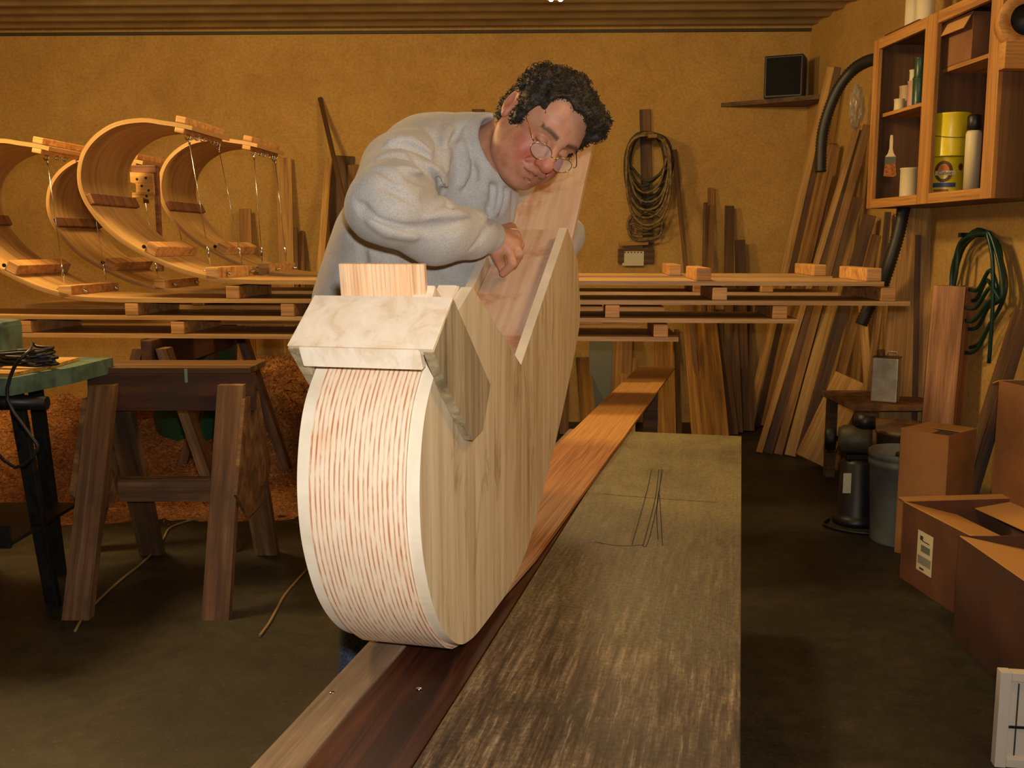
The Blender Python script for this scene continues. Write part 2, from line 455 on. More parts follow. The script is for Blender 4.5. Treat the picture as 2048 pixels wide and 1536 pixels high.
def plymat(name, cols, streak, rotang, rx=0.0):
    s = NT(name, 0.6)
    vv = s.coord((1, 1, 1)); vs = s.coord((230, 230, 9), (rx, rotang, 0))
    v = s.coord((26, 26, 1.6), (rx, rotang, 0))
    g = s.noise(v, 1.0, 5, 0.65, 0.8); nb = s.noise(vv, 6, 5, 0.6, 0.6); gs = s.noise(vs, 1.0, 2, 0.5)
    c = s.ramp(g, [(0.30, hexc(cols[2])), (0.5, hexc(cols[1])), (0.7, hexc(cols[0]))])
    nd = s.noise(s.coord((9, 9, 2.2), (rx, rotang, 0)), 1.0, 5, 0.7, 1.2)
    c = s.mix(s.ramp(nd, [(0.56, K_), (0.68, (0.75,) * 3 + (1,))]), c, hexc(streak))
    c = s.mix(s.ramp(gs, [(0.68, K_), (0.76, (0.7,) * 3 + (1,))]), c, hexc('efe2cc'))
    s.color(c); s.bump(gs, 0.2, 0.001); return s.m
M_PLY = plymat('form_plywood', ('e2d2b2', 'd4c09a', 'b59b70'), '9a7d50', R(-14))
s = NT('ply_edge', 0.6); v = s.coord((1, 1, 1)); g = s.noise(v, 9, 4, 0.6); s.color(s.ramp(g, [(0.3, hexc('d6c6a8')), (0.7, hexc('ecdfc8'))])); M_PEDGE = s.m
form = thing('bending_form', 'curved plywood bending jig standing on the workbench', 'bending jig', F0 + FD * 0.25 - FN * 0.09 + Vector((0, 0, TZ)))
def plate(y0, y1):
    b = MB(); a = [b.bm.verts.new((x, y0, z)) for x, z in outline]; c_ = [b.bm.verts.new((x, y1, z)) for x, z in outline]
    b.bm.faces.new(a); b.bm.faces.new(c_[::-1]); n = len(outline)
    for k in range(n):
        f = b.bm.faces.new((a[k], c_[k], c_[(k + 1) % n], a[(k + 1) % n])); f.material_index = 1
    m = b.me('side_plate'); m.materials.append(M_PLY); m.materials.append(M_PEDGE)
    return obj('side_plate', m, None, form, Mf)
plate(0.0, 0.019); plate(FW - 0.019, FW)
# core between the plates; its rear face is the long sloping panel
core = cm2([(a, b_) for a, b_ in front], 6)
core = [(x, z) for x, z in core]
inner = [(x + 0.016 * (1 if x < 0.0 else 0.2), z + (0.012 if z < 0.8 else 0)) for x, z in core]
n2 = Vector((-0.503, 0.864))
M_CORE = plymat('core_block', ('e3cda6', 'd4ba8e', 'b3946a'), 'b08a5c', 0)
cpoly = inner + [(0.36, 0.640), (0.47, 0.676), (0.60, 0.757), (0.80, 0.89), (0.86, 0.95), (0.86, 1.20), (0.379, 0.93), (0.06, 1.10), (-0.02, 1.13)]
b = MB(); b.prism(cpoly, 0.0192, FW - 0.0192, Matrix.Identity(4)); m = b.me('core'); obj('core', m, M_CORE, form, Mf)
# long inner panel rising towards the back
s = NT('rubbed_panel', 0.6); v = s.coord((1, 1, 1)); g = s.noise(v, 7, 5, 0.65, 0.5); v2 = s.coord((3, 60, 60)); g2 = s.noise(v2, 1, 4, 0.6)
c = s.ramp(g2, [(0.3, hexc('c6a083')), (0.7, hexc('dcc0a6'))]); c = s.mix(s.ramp(g, [(0.52, K_), (0.66, (0.75,) * 3 + (1,))]), c, hexc('b0704a'))
s.color(c); M_RUB = s.m
def fp(x, y, z): return Mf @ Vector((x, y, z))
sl = Vector((0.864, 0, 0.45)).normalized()
# narrow inner floor of the channel
plank('channel_floor', fp(0.392, FW / 2, 0.998), fp(0.895, FW / 2, 1.282), FW - 0.040, 0.012, M_RUB, parent=form, hint=Mf.to_3x3() @ Vector((-0.5, 0, 0.864)))
bp = plank('back_panel', fp(0.895, FW / 2, 1.262), fp(1.19, FW / 2, 1.515), FW + 0.002, 0.018, M_RUB, parent=form, hint=Mf.to_3x3() @ Vector((-0.5, 0, 0.864)))

# ---- clamp head around the top of the form
M_WHITE = plymat('whitewood', ('f6e9d4', 'eedcc2', 'd9bf98'), 'ead8bc', 0, R(90))
M_BARW = plymat('stained_clamp_wood', ('c3b08c', 'a08e6c', '6c5f45'), '4c4330', R(35))
clamp = thing('clamp_frame', 'pale wooden clamp frame wrapped round the top of the bending jig', 'clamp', fp(-0.1, FW / 2, 1.05))
barpoly = [(-0.099, 1.176), (0.101, 1.025), (0.055, 0.960), (-0.002, 0.953), (-0.125, 1.048), (-0.19, 1.108)]
for y0, y1 in ((-0.0165, -0.0015), (FW + 0.0015, FW + 0.0165)):
    b = MB(); b.prism(barpoly, y0, y1, Matrix.Identity(4), bev=0.001); obj('side_bar', b.me(), M_BARW, clamp, Mf)
cross = [(-0.105, 1.176), (-0.187, 1.112), (-0.196, 1.078), (-0.172, 1.072), (-0.068, 1.152)]
cross = [(-0.103, 1.176), (-0.197, 1.111), (-0.190, 1.081), (-0.160, 1.083), (-0.062, 1.155)]
b = MB(); b.prism([(-0.1015, 1.1775), (-0.193, 1.1125), (-0.178, 1.103), (-0.086, 1.168)], -0.016, FW + 0.016, Matrix.Identity(4), bev=0.001)
obj('front_board', b.me(), M_WHITE, clamp, Mf)
b = MB(); b.prism([(-0.1945, 1.1115), (-0.180, 1.083), (-0.165, 1.087), (-0.176, 1.1025)], 0.002, FW - 0.002, Matrix.Identity(4), bev=0.001)
obj('lower_board', b.me(), M_WHITE, clamp, Mf)
b = MB(); b.prism([(-0.086, 1.176), (-0.02, 1.130), (0.052, 1.186), (0.035, 1.1885), (-0.015, 1.157), (-0.07, 1.192)], 0.02, FW - 0.13, Matrix.Identity(4), bev=0.001)
obj('wedge_block', b.me(), M_WHITE, clamp, Mf)
M_OAKB = None
s = NT('steamed_oak', 0.5)
vu = s.coord((1, 1, 1), uv=True)
vA = s.coord((260, 26, 1), uv=True); vB = s.coord((150, 1.4, 1), uv=True); vC = s.coord((9, 3, 1), uv=True)
wv = s.n('ShaderNodeTexWave', wave_type='BANDS', bands_direction='X'); wv.inputs['Scale'].default_value = 1.0; wv.inputs['Distortion'].default_value = 2.6; wv.inputs['Detail'].default_value = 2.0
mp = s.coord((44, 2.0, 1), uv=True); s.l(mp, wv.inputs['Vector'])
wv.inputs['Detail Scale'].default_value = 1.2
gA = s.noise(vA, 1.0, 3, 0.6); gC = s.noise(vC, 1.0, 4, 0.6, 0.4)
lines = s.ramp(wv.outputs['Fac'], [(0.55, K_), (0.86, W_)])
dash = s.ramp(gA, [(0.36, (0.12,) * 3 + (1,)), (0.56, W_)])
fac = s.mix(1.0, lines, dash, 'MULTIPLY')
blot = s.ramp(gC, [(0.48, (0.75,) * 3 + (1,)), (0.70, W_)])
base = s.mix(s.ramp(gC, [(0.55, K_), (0.78, (0.8,) * 3 + (1,))]), hexc('ecd6b8'), hexc('dd9c5c'))
c = s.mix(s.mix(1.0, fac, blot, 'MULTIPLY'), base, hexc('b8601c'))
sxy = s.n('ShaderNodeSeparateXYZ'); s.l(vu, sxy.inputs[0])
mrg = s.n('ShaderNodeMapRange'); mrg.inputs['From Min'].default_value = 0.60; mrg.inputs['From Max'].default_value = 1.3; s.l(sxy.outputs[1], mrg.inputs['Value'])
vD = s.coord((150, 2.5, 1), uv=True); gD = s.noise(vD, 1.0, 4, 0.6, 0.5)
c = s.mix(mrg.outputs[0], c, s.mix(s.ramp(gD, [(0.35, K_), (0.6, W_)]), hexc('84481c'), hexc('b3783c')))   # wet, darker wood past the bend
mrh = s.n('ShaderNodeMapRange'); mrh.inputs['From Min'].default_value = 2.35; mrh.inputs['From Max'].default_value = 2.5; s.l(sxy.outputs[1], mrh.inputs['Value'])
c = s.mix(mrh.outputs[0], c, s.mix(s.ramp(gD, [(0.35, K_), (0.6, W_)]), hexc('b98040'), hexc('d19c58')))
s.color(c); s.bump(fac, 0.25, 0.0006); M_OAK = s.m
# the oak board: round the form, then flat along the bench and beyond it
path = cm2([(-0.03, 1.158), (-0.052, 1.141), (-0.135, 1.074), (-0.182, 1.018), (-0.204, 0.943), (-0.204, 0.87), (-0.187, 0.805), (-0.150, 0.735), (-0.095, 0.676), (-0.03, 0.6325), (0.03, 0.615), (0.10, BZ)], 8)[4:] + [(0.2, BZ), (0.5, BZ), (1.0, BZ), (2.0, BZ), (3.0, BZ), (3.86, BZ)]
bm = bmesh.new(); uvl = bm.loops.layers.uv.new('uv')
rows = []; acc = 0.0
for i, (x, z) in enumerate(path):
    a = path[max(i - 1, 0)]; c_ = path[min(i + 1, len(path) - 1)]
    t_ = Vector((c_[0] - a[0], c_[1] - a[1])).normalized(); n_ = Vector((-t_.y, t_.x)) * -1     # outward: down / towards camera
    if n_.dot(Vector((x - 0.1, z - 0.9))) < 0: n_ = -n_
    if i: acc += math.hypot(x - path[i - 1][0], z - path[i - 1][1])
    k = min(max((x - 0.0) / 0.45, 0), 1) if z < 0.7 else 0.0
    hw = 0.0705 + k * 0.0245
    yc = FW / 2 + (0.002 if k else 0)
    o_ = 0.0035 if z > 0.63 else 0.0
    th = 0.0095
    hi = (x + n_.x * (o_ - 0.0), z + n_.y * o_)
    outer = (x + n_.x * (o_ + (0 if z > 0.63 else 0.0)), z + n_.y * o_)
    outp = (x + n_.x * o_, z + n_.y * o_); inp = (x - n_.x * (th - o_), z - n_.y * (th - o_))
    if z <= BZ + 0.0001: outp = (x, TZ + 0.0015); inp = (x, BZ - 0.0002)
    elif z < 0.66 and x > -0.1:
        k2 = min(1.0, max(0.0, (0.66 - z) / (0.66 - BZ))); k2 = k2 * k2 * (3 - 2 * k2)
        e_ = Vector(outp).lerp(Vector((x, max(z - 0.0095, TZ + 0.0015))), k2); outp = (e_.x, max(e_.y, TZ + 0.0015)); e_ = Vector(inp).lerp(Vector((x, z - 0.0004)), k2); inp = (e_.x, e_.y)
    rows.append(([bm.verts.new((outp[0], yc + q_ * hw, outp[1])) for q_ in (-1, 1)], [bm.verts.new((inp[0], yc + q_ * hw, inp[1])) for q_ in (-1, 1)], acc, hw))
def quad(a, b_, c_, d_, uvs):
    f = bm.faces.new((a, b_, c_, d_)); f.smooth = False
    for l_, uv in zip(f.loops, uvs): l_[uvl].uv = uv
for (o0, i0, s0, h0), (o1, i1, s1, h1) in zip(rows, rows[1:]):
    quad(o0[0], o0[1], o1[1], o1[0], [(0, s0), (2 * h0, s0), (2 * h1, s1), (0, s1)])
    quad(i0[0], i1[0], i1[1], i0[1], [(0, s0), (0, s1), (2 * h1, s1), (2 * h0, s0)])
    quad(o0[0], o1[0], i1[0], i0[0], [(.2, s0), (.2, s1), (.21, s1), (.21, s0)])
    quad(o0[1], i0[1], i1[1], o1[1], [(.2, s0), (.21, s0), (.21, s1), (.2, s1)])
for r_ in (rows[0], rows[-1]):
    quad(r_[0][0], r_[0][1], r_[1][1], r_[1][0], [(0, 0), (.1, 0), (.1, .01), (0, .01)])
bmesh.ops.recalc_face_normals(bm, faces=bm.faces[:])
m = bpy.data.meshes.new('oak_board'); bm.to_mesh(m); bm.free()
tag(obj('oak_board', m, M_OAK, None, Mf), 'long wet oak board bent round the jig and lying flat along the workbench', 'board')
# offcut standing behind the clamp head
a = fp(-0.052, 0.018, 0); 
b = MB(); b.box((0, 0, 0.045), (0.009, 0.132, 0.09), bev=0.0008)
Mo = Mf @ Matrix.Translation((-0.072, 0.030 + 0.066, 1.1695 - 0.035)) @ Matrix.Rotation(R(-8), 4, 'Y')
M_OFF = wood('oak_offcut', 'f6d6ac', 'efc294', 'd89c62', axis=2, grain=46, var=0.03)
tag(obj('oak_offcut', b.me(), M_OFF, None, Mo), 'short pinkish oak offcut standing up behind the clamp frame', 'offcut')
# stand under the board's far end
q = fp(3.55, FW / 2, 0)
st = thing('board_stand', 'narrow wooden stand under the far end of the bent oak board', 'stand', q)
MB().box((q.x, q.y, 0.02), (0.26, 0.26, 0.04), bev=0.003).put('foot', M_BROWN, st)
MB().box((q.x, q.y, 0.31), (0.07, 0.045, 0.54), bev=0.003).put('post', M_BROWN, st)
MB().box((q.x, q.y, 0.59), (0.16, 0.06, 0.02), bev=0.002).put('head', M_BROWN, st)
# ================================================================== toboggans
TO = Vector((-0.725, 4.0, 0)); EX = Vector((0.9974, -0.0723, 0)); EY = Vector((0.0723, 0.9974, 0))
def tpx(u, v):                       # picture point on the near-edge plane -> (x, z) in toboggan frame
    q = PN(u, v, TO, -EY) - TO
    return (q.dot(EX), q.z)
TBW = 0.42
Mt0 = Matrix.Identity(4)
for i in range(3): Mt0[i][0] = EX[i]; Mt0[i][1] = EY[i]; Mt0[i][2] = (0, 0, 1)[i]; Mt0[i][3] = TO[i]
ZB = {'A': 1.095, 'C': 1.020, 'E': 0.950, 'F': 0.876}
TH = 0.017
curl = [tpx(*p) for p in [(385, 252), (359, 246), (325, 241), (284, 236), (232, 244), (191, 268), (164, 302), (154, 343), (159, 384), (181, 425), (222, 470), (273, 504), (342, 538), (395, 555), (444, 565), (520, 569)]]
curl = curl[:-1] + [(tpx(520, 569)[0], ZB['A'])]
# outline is the outer (lower) face; make it flat at the end
s = NT('toboggan_ash', 0.5)
v = s.coord((1.2, 26, 26), uv=False); v = s.coord((26, 1.3, 1), uv=True); g = s.noise(v, 1.0, 5, 0.62, 0.6)
v2 = s.coord((170, 6, 1), uv=True); g2 = s.noise(v2, 1.0, 2, 0.5)
c = s.ramp(g, [(0.30, hexc('a47848')), (0.5, hexc('c2985c')), (0.7, hexc('d8b47a'))])
c = s.mix(0.5, c, s.ramp(g2, [(0.36, (0.7,) * 3 + (1,)), (0.56, W_)]), 'MULTIPLY')
oi = s.n('ShaderNodeObjectInfo'); c = s.mix(1.0, c, s.ramp(oi.outputs['Random'], [(0, (0.86,) * 3 + (1,)), (1, W_)]), 'MULTIPLY')
s.color(c); M_TOB = s.m
def sweep_board(path, y0, y1, th):
    bm = bmesh.new(); uvl = bm.loops.layers.uv.new('uv'); rows = []; acc = 0
    for i, (x, z) in enumerate(path):
        a = path[max(i - 1, 0)]; c_ = path[min(i + 1, len(path) - 1)]
        t_ = Vector((c_[0] - a[0], c_[1] - a[1])).normalized(); n_ = Vector((-t_.y, t_.x))      # towards inside of curl / up
        if i: acc += math.hypot(x - path[i - 1][0], z - path[i - 1][1])
        q = (x + n_.x * th, z + n_.y * th)
        rows.append([bm.verts.new((x, y0, z)), bm.verts.new((x, y1, z)), bm.verts.new((q[0], y1, q[1])), bm.verts.new((q[0], y0, q[1]))] + [acc])
    us = [0, y1 - y0, y1 - y0 + .03, .03 * 2 + 2 * (y1 - y0)]
    for r0, r1 in zip(rows, rows[1:]):
        for k in range(4):
            k2 = (k + 1) % 4
            f = bm.faces.new((r0[k], r0[k2], r1[k2], r1[k])); uu = [(0, .42), (.1, .117), (0, .42), (.1, .117)][k]
            for l_, uv in zip(f.loops, [(uu[0], r0[4]), (uu[1], r0[4]), (uu[1], r1[4]), (uu[0], r1[4])]): l_[uvl].uv = uv
    for r_ in (rows[0], rows[-1]): bm.faces.new(r_[:4])
    bmesh.ops.recalc_face_normals(bm, faces=bm.faces[:])
    m = bpy.data.meshes.new('running_board'); bm.to_mesh(m); bm.free(); return m
def at_path(path, s_):
    acc = 0
    for a, c_ in zip(path, path[1:]):
        d = math.hypot(c_[0] - a[0], c_[1] - a[1])
        if acc + d >= s_:
            k = (s_ - acc) / d; t_ = Vector(((c_[0] - a[0]) / d, (c_[1] - a[1]) / d)); return Vector((a[0] + (c_[0] - a[0]) * k, a[1] + (c_[1] - a[1]) * k)), t_
        acc += d
    return Vector(path[-1]), Vector((1, 0))
def slat_at(parent, pos, t_, y0, y1, w, h, th, mat, inside=1, name='cross_slat', dy=0.0):
    n_ = Vector((-t_.y, t_.x)) * inside
    off = (th if inside > 0 else 0.0) + 0.0006
    c_ = pos + n_ * (off + h / 2)
    ang = math.atan2(t_.y, t_.x)
    b = MB(); b.box((0, 0, 0), (w, y1 - y0, h), bev=0.004)
    M = PM @ Matrix.Translation((c_.x, (y0 + y1) / 2, c_.y)) @ Matrix.Rotation(-ang, 4, 'Y')
    return obj(name, b.me(), mat, parent, M)
base_path = cm2(curl, 6)
def pathlen(p): return sum(math.hypot(b_[0] - a[0], b_[1] - a[1]) for a, b_ in zip(p, p[1:]))
def px_s(path, u, v):             # arc position nearest to a picture point
    q = Vector(tpx(u, v)); best = (9, 0); acc = 0
    for a, c_ in zip(path, path[1:]):
        d = (Vector(a) - q).length
        if d < best[0]: best = (d, acc)
        acc += math.hypot(c_[0] - a[0], c_[1] - a[1])
    return best[1]
def wire(parent, a, b_):
    a = PM @ Vector(a); b_ = PM @ Vector(b_)
    d = (b_ - a).normalized()
    MB().tube([a + d * 0.02, b_ - d * 0.055], 0.0017, 6).put('wire', M_STEEL, parent)
    MB().tube([b_ - d * 0.075, b_ - d * 0.073, b_ - d * 0.031, b_ - d * 0.029, b_ - d * 0.004], [0.003, 0.0058, 0.0058, 0.0028, 0.0028], 8).put('turnbuckle', M_STEEL, parent)
    MB().tube([a - d * 0.002, a + d * 0.022], 0.0045, 6).put('wire_clamp', M_STEEL, parent)
def hook(parent, p, r=0.011):
    p = PM @ Vector(p); pts = [p + Vector((math.cos(t_) * r, 0, math.sin(t_) * r)) for t_ in [k * math.pi / 6 for k in range(-6, 5)]]
    MB().tube(pts, 0.0032, 6).put('hook', M_STEEL, parent)
def eye(parent, p, ex=1):
    p = PM @ Vector(p); pts = [p + Vector((math.cos(k * math.pi / 5) * 0.008, 0, math.sin(k * math.pi / 5) * 0.008)) for k in range(10)]
    MB().tube(pts, 0.0026, 6, closed=True).tube([p + Vector((0.008, 0, 0)), p + Vector((0.02, 0.0, 0))], 0.0025, 6).put('eye_bolt', M_STEEL, parent)
PM = Mt0
def toboggan(label, dx, dy, zb, xr, slats, curled=True, xl=None, group='toboggans in the stack', topslat=True, mids=()):
    """zb: underside height, xr: right end (frame x), slats: frame x of flat cross slats"""
    global PM
    PM = Mt0 @ Matrix.Translation((dx, dy, 0))
    dz = zb - ZB['A']
    if curled: path = [(x, z + dz) for x, z in base_path] + [(xr - dx, zb)]
    else: path = [(xl - dx, zb), (xr - dx, zb)]
    t = thing('toboggan', label, 'toboggan', PM @ Vector((0, 0.2, zb)), -math.atan2(0.0723, 0.9974), group)
    obj('running_board', sweep_board(path, 0.0, TBW, TH), M_TOB, t, PM)
    for x in slats:
        slat_at(t, Vector((x - dx, zb)), Vector((1, 0)), 0.0, TBW, 0.056, 0.050, TH, M_OAKR)
    if curled:
        # hood end: slat outside and slat inside, held with hooks and wires
        s0 = 0.05
        p0_, t0_ = at_path(path, s0)
        slat_at(t, p0_, t0_, 0.0, TBW, 0.043, 0.026, TH, M_OAKR, inside=-1, name='hood_slat')
        slat_at(t, p0_, t0_, 0.0, TBW, 0.040, 0.020, TH, M_OAKR, inside=1, name='hood_slat')
        sm = px_s(base_path, 170, 405); pm_, tm_ = at_path(path, sm)
        slat_at(t, pm_, tm_, 0.0, TBW, 0.045, 0.020, TH, M_CHERRY, name='curl_slat')
        sb = px_s(base_path, 292, 512); pb_, tb__ = at_path(path, sb)
        o = slat_at(t, pb_, tb__, 0.0, TBW, 0.050, 0.045, TH, M_OAKR, name='curl_slat')
        # bolts on the slats
        fx = slats[0] - dx
        for k, yy in enumerate((0.035, 0.36)):
            a = (p0_.x + 0.018, yy, p0_.y - 0.058); b_ = (fx + (-0.018 if k == 0 else 0.0), yy + 0.0, zb + TH + 0.056)
            wire(t, a, b_)
            hook(t, (p0_.x + 0.014, yy, p0_.y - 0.052), 0.010)
        hook(t, (fx - 0.036, 0.02, zb + TH + 0.022), 0.014)
        for yy in (0.10, 0.16, 0.27, 0.31):
            eye(t, (p0_.x + 0.026, yy, p0_.y - 0.048))
        for yy in (0.09, 0.37):
            c_ = PM @ Vector((fx + 0.034, yy, zb + TH + 0.025))
            MB().tube([c_ - EX * 0.011, c_ + EX * 0.016], 0.0045, 6).tube([c_ + EX * 0.002, c_ + EX * 0.006], 0.009, 6).put('wing_bolt', M_STEEL, t)
        c_ = PM @ Vector((pb_.x - 0.012, -0.004, pb_.y + 0.045))
        MB().tube([c_, c_ + EY * 0.0045], 0.008, 8).put('bolt', M_IRON, t)
    return t
def fx(u): return tpx(u, 575)[0]
xe = lambda u, v: tpx(u, v)[0]
toboggan('top toboggan of the near stack, its big curl nearest the left of centre', 0, 0, ZB['A'], xe(1768, 575), [xe(424, 545), xe(1408, 545), xe(1748, 555)])
toboggan('second toboggan of the near stack, its curl reaching the left edge of the photo', -0.59, 0, ZB['C'], xe(1820, 610), [xe(130, 590), xe(465, 582), xe(1440, 585), xe(1777, 586)])
toboggan('third toboggan board of the near stack, flat beneath the curled two', 0, 0, ZB['E'], xe(1597, 648), [xe(263, 620), xe(575, 620), xe(1225, 622), xe(1560, 630)], curled=False, xl=-2.15)
toboggan('lowest toboggan board of the near stack, shortest of the flat ones', 0, 0, ZB['F'], xe(1357, 680), [xe(49, 655), xe(355, 655), xe(830, 655), xe(1322, 660)], curled=False, xl=xe(25, 672))
D2 = 0.70
def xf(u, v=545):
    o2 = TO + EY * D2; return (PN(u, v, o2, -EY) - o2).dot(EX)
toboggan('curled toboggan on top of the far stack, seen through the near curl', 0.03, D2, ZB['A'], xf(1665), [xf(528), xf(1350), xf(1640)])
toboggan('curled toboggan second in the far stack, shadowed behind the left curl', -0.52, D2, ZB['C'], xe(1768, 600), [xe(150, 590) + 0.05, xe(500, 582) + 0.1, xe(1440, 585), xe(1600, 585)])
toboggan('flat toboggan board low in the far stack', 0.0, D2, ZB['E'], xe(1357, 648), [xe(263, 620), xe(575, 620), xe(1225, 622)], curled=False, xl=-1.7)
toboggan('flat toboggan board at the foot of the far stack', 0.0, D2, ZB['F'], xe(1300, 648), [xe(263, 620), xe(575, 620), xe(1225, 622)], curled=False, xl=-1.7)
# notched plywood jig block hanging behind the near curl
q = P(285, 372, 4.56)
jb = thing('notched_block', 'small notched plywood block with screws behind the near curl', 'wood block', (q.x, q.y, q.z - 0.06))
Mj = Matrix.Translation(q)
b = MB(); b.prism([(-0.05, 0.06), (0.05, 0.055), (0.052, -0.035), (0.035, -0.065), (0.0, -0.05), (-0.045, -0.052), (-0.045, -0.03), (-0.025, -0.03), (-0.025, 0.01), (-0.05, 0.015)], -0.01, 0.01, Mj, bev=0.001)
b.put('plate', M_PINE, jb)
for dx, dz in ((-0.02, 0.03), (0.02, 0.035), (0.0, 0.0), (0.03, -0.02), (0.02, -0.045)):
    MB().lathe([(0, 0.004), (0.004, 0.003), (0.006, 0)], 10, Mj @ Matrix.Translation((dx, -0.01, dz)) @ Matrix.Rotation(R(90), 4, 'X')).put('screw', M_IRON, jb)
MB().box((q.x + 0.005, q.y + 0.03, q.z + 0.075), (0.11, 0.05, 0.035), bev=0.003).put('rail', M_CHERRY, jb)
MB().box((q.x, q.y + 0.035, q.z + 0.0), (0.02, 0.02, 0.15), bev=0.002).put('back_strip', M_CHERRY, jb)
# the block sits on the far toboggan's floor by a strut
MB().box((q.x + 0.055, q.y + 0.03, (q.z + ZB['A'] + TH) / 2 + 0.05), (0.018, 0.03, (q.z - ZB['A'] - TH) - 0.06 + 0.12), bev=0.002).put('strut', M_CHERRY, jb)

# ================================================================== sawhorses
M_SAW = wood('old_sawhorse_wood', 'a07c54', '7c5632', '4c3220', grain=18, blotch='4c3c2c')
M_SAWT = wood('reddish_beam', '7c4a26', '5c3018', '3a1c0e', grain=18, blotch='4a3a28')
def sawhorse(label, cx, cy, rot, L, h, half, beam_h=0.135, lw=0.092, lt=0.04, gusset=True, stretcher=True, cat='sawhorse', inset=0.07):
    M = Matrix.Translation((cx, cy, 0)) @ Matrix.Rotation(rot, 4, 'Z'); M3 = M.to_3x3()
    t = thing('sawhorse', label, cat, (cx, cy, 0), rot)
    W = lambda x, y, z: M @ Vector((x, y, z))
    plank('beam', W(-L / 2, 0, h - beam_h / 2), W(L / 2, 0, h - beam_h / 2), 0.042, beam_h, M_SAWT, parent=t, hint=(0, 0, 1))
    for sx in (-1, 1):
        x = sx * (L / 2 - inset)
        for sy in (-1, 1):
            top = Vector((x, sy * 0.046, h - 0.035)); foot = Vector((x + sx * 0.005, sy * half, 0.0))
            d = (top - foot).normalized()
            # leg: cut flat on the floor
            wv_ = lw / 2; n_ = Vector((1, 0, 0))
            tv = Vector((0, 1, 0)) * lt / 2 / max(0.2, abs(d.z))
            b = MB(); vs = []
            for p_ in (foot, top):
                for sx_ in (-1, 1):
                    for sy_ in (-1, 1): vs.append(b.bm.verts.new(M @ (p_ + n_ * wv_ * sx_ + tv * sy_)))
            for q_ in ((0, 1, 3, 2), (4, 6, 7, 5), (0, 4, 5, 1), (2, 3, 7, 6), (0, 2, 6, 4), (1, 5, 7, 3)): b.bm.faces.new([vs[k] for k in q_])
            m = b.me('leg'); mm = recenter(m)
            # grain along the leg: give the mesh its own tilted frame
            A_ = M @ foot; X_ = frame(A_, M @ top, M3 @ Vector((0, sy, 0)))
            m.transform(X_.inverted() @ mm)
            md_ = obj('leg', m, M_SAW, t, X_)
        if gusset:
            xo = sx * (L / 2 - inset + lw / 2 * 0.0) + sx * 0.053
            za, zb_ = h - beam_h * 0.6, 0.30
            ya = 0.068 + (half - 0.068) * (1 - za / h) ; yb = 0.068 + (half - 0.068) * (1 - zb_ / h)
            b = MB(); b.prism([(-ya, za), (ya, za), (yb, zb_ + 0.1), (yb * 0.45, zb_ - 0.02), (-yb * 0.45, zb_ - 0.02), (-yb, zb_ + 0.1)], -0.006, 0.006, M @ Matrix.Translation((xo, 0, 0)) @ Matrix.Rotation(R(90), 4, 'Z'))
            b.put('gusset', M_SAW, t)
    if stretcher:
        plank('stretcher', W(-L / 2 + inset + 0.02, 0, 0.36), W(L / 2 - inset - 0.02, 0, 0.36), 0.05, 0.085, M_SAW, parent=t, hint=(0, 0, 1))
    return t
sh = sawhorse('worn brown sawhorse standing in front of the sawdust heap', -1.235, 3.60, R(0), 0.60, 0.79, 0.355)
# drip of pale green paint on the beam
q = P(372, 745, 3.578)
M_PAINT = plain('green_paint', '7f9a78', 0.5)
MB().box((q.x, q.y - 0.0015, q.z - 0.012), (0.011, 0.002, 0.05), bev=0.0008).put('paint_drip', M_PAINT, sh)
tag(plank('plank', P(84, 727, 3.70) , P(516, 727, 3.70), 0.24, 0.022, M_BROWN, hint=(0, 0, 1)), 'long thin brown plank laid flat across the worn sawhorse', 'plank')
o = bpy.data.objects['plank']; 
o.matrix_basis = Matrix.Translation((0, 0, 0.79 + 0.0115 - o.matrix_basis.translation.z)) @ o.matrix_basis
sawhorse('dark sawhorse under the left end of the toboggan stack', -1.45, 4.57, R(90), 1.25, 0.875, 0.30, lw=0.08, gusset=False, stretcher=False)
sawhorse('dark sawhorse under the middle of the toboggan stack behind the man', -0.36, 4.57, R(90), 1.25, 0.875, 0.26, lw=0.08, gusset=False, stretcher=False)

# ================================================================== machine stand at the far left
M_GREEN = plain('grey_green_paint', '5f7a68', 0.5, 0.1, '3e5348', 14)
M_GBIN = plain('green_plastic', '3f7a58', 0.45)
M_DKST = plain('dark_painted_steel', '262a28', 0.5, 0.4, '14171a')
q0 = P(-60, 745, 3.35); q1 = P(172, 722, 3.35)
zt_ = P(0, 735, 3.3).z
mt = thing('machine_table', 'grey-green steel machine table with a wooden top at the left edge', 'work table', (-1.85, 3.35, 0))
tbM = Matrix.Identity(4)
x0, x1 = q0.x - 0.25, P(150, 720, 3.35).x
b = MB()
poly = [(x0, 3.05), (P(20, 745, 3.05).x, 3.05), (x1, 3.32), (x1 + 0.02, 3.62), (x0, 3.70)]
ztop = 0.845
vs = [b.bm.verts.new((x, y, ztop)) for x, y in poly]; vb_ = [b.bm.verts.new((x, y, ztop - 0.055)) for x, y in poly]
b.bm.faces.new(vs); b.bm.faces.new(vb_[::-1])
for k in range(5): b.bm.faces.new((vs[k], vb_[k], vb_[(k + 1) % 5], vs[(k + 1) % 5]))
b.put('steel_top', M_GREEN, mt)
b = MB()
poly = [(x0 + 0.02, 3.07), (P(20, 745, 3.07).x, 3.07), (x1 - 0.05, 3.30), (x1 - 0.06, 3.52), (x0 + 0.02, 3.55)]
vs = [b.bm.verts.new((x, y, ztop + 0.012)) for x, y in poly]; vb_ = [b.bm.verts.new((x, y, ztop + 0.0005)) for x, y in poly]
b.bm.faces.new(vs); b.bm.faces.new(vb_[::-1])
for k in range(5): b.bm.faces.new((vs[k], vb_[k], vb_[(k + 1) % 5], vs[(k + 1) % 5]))
b.put('wooden_top', M_PINE, mt)
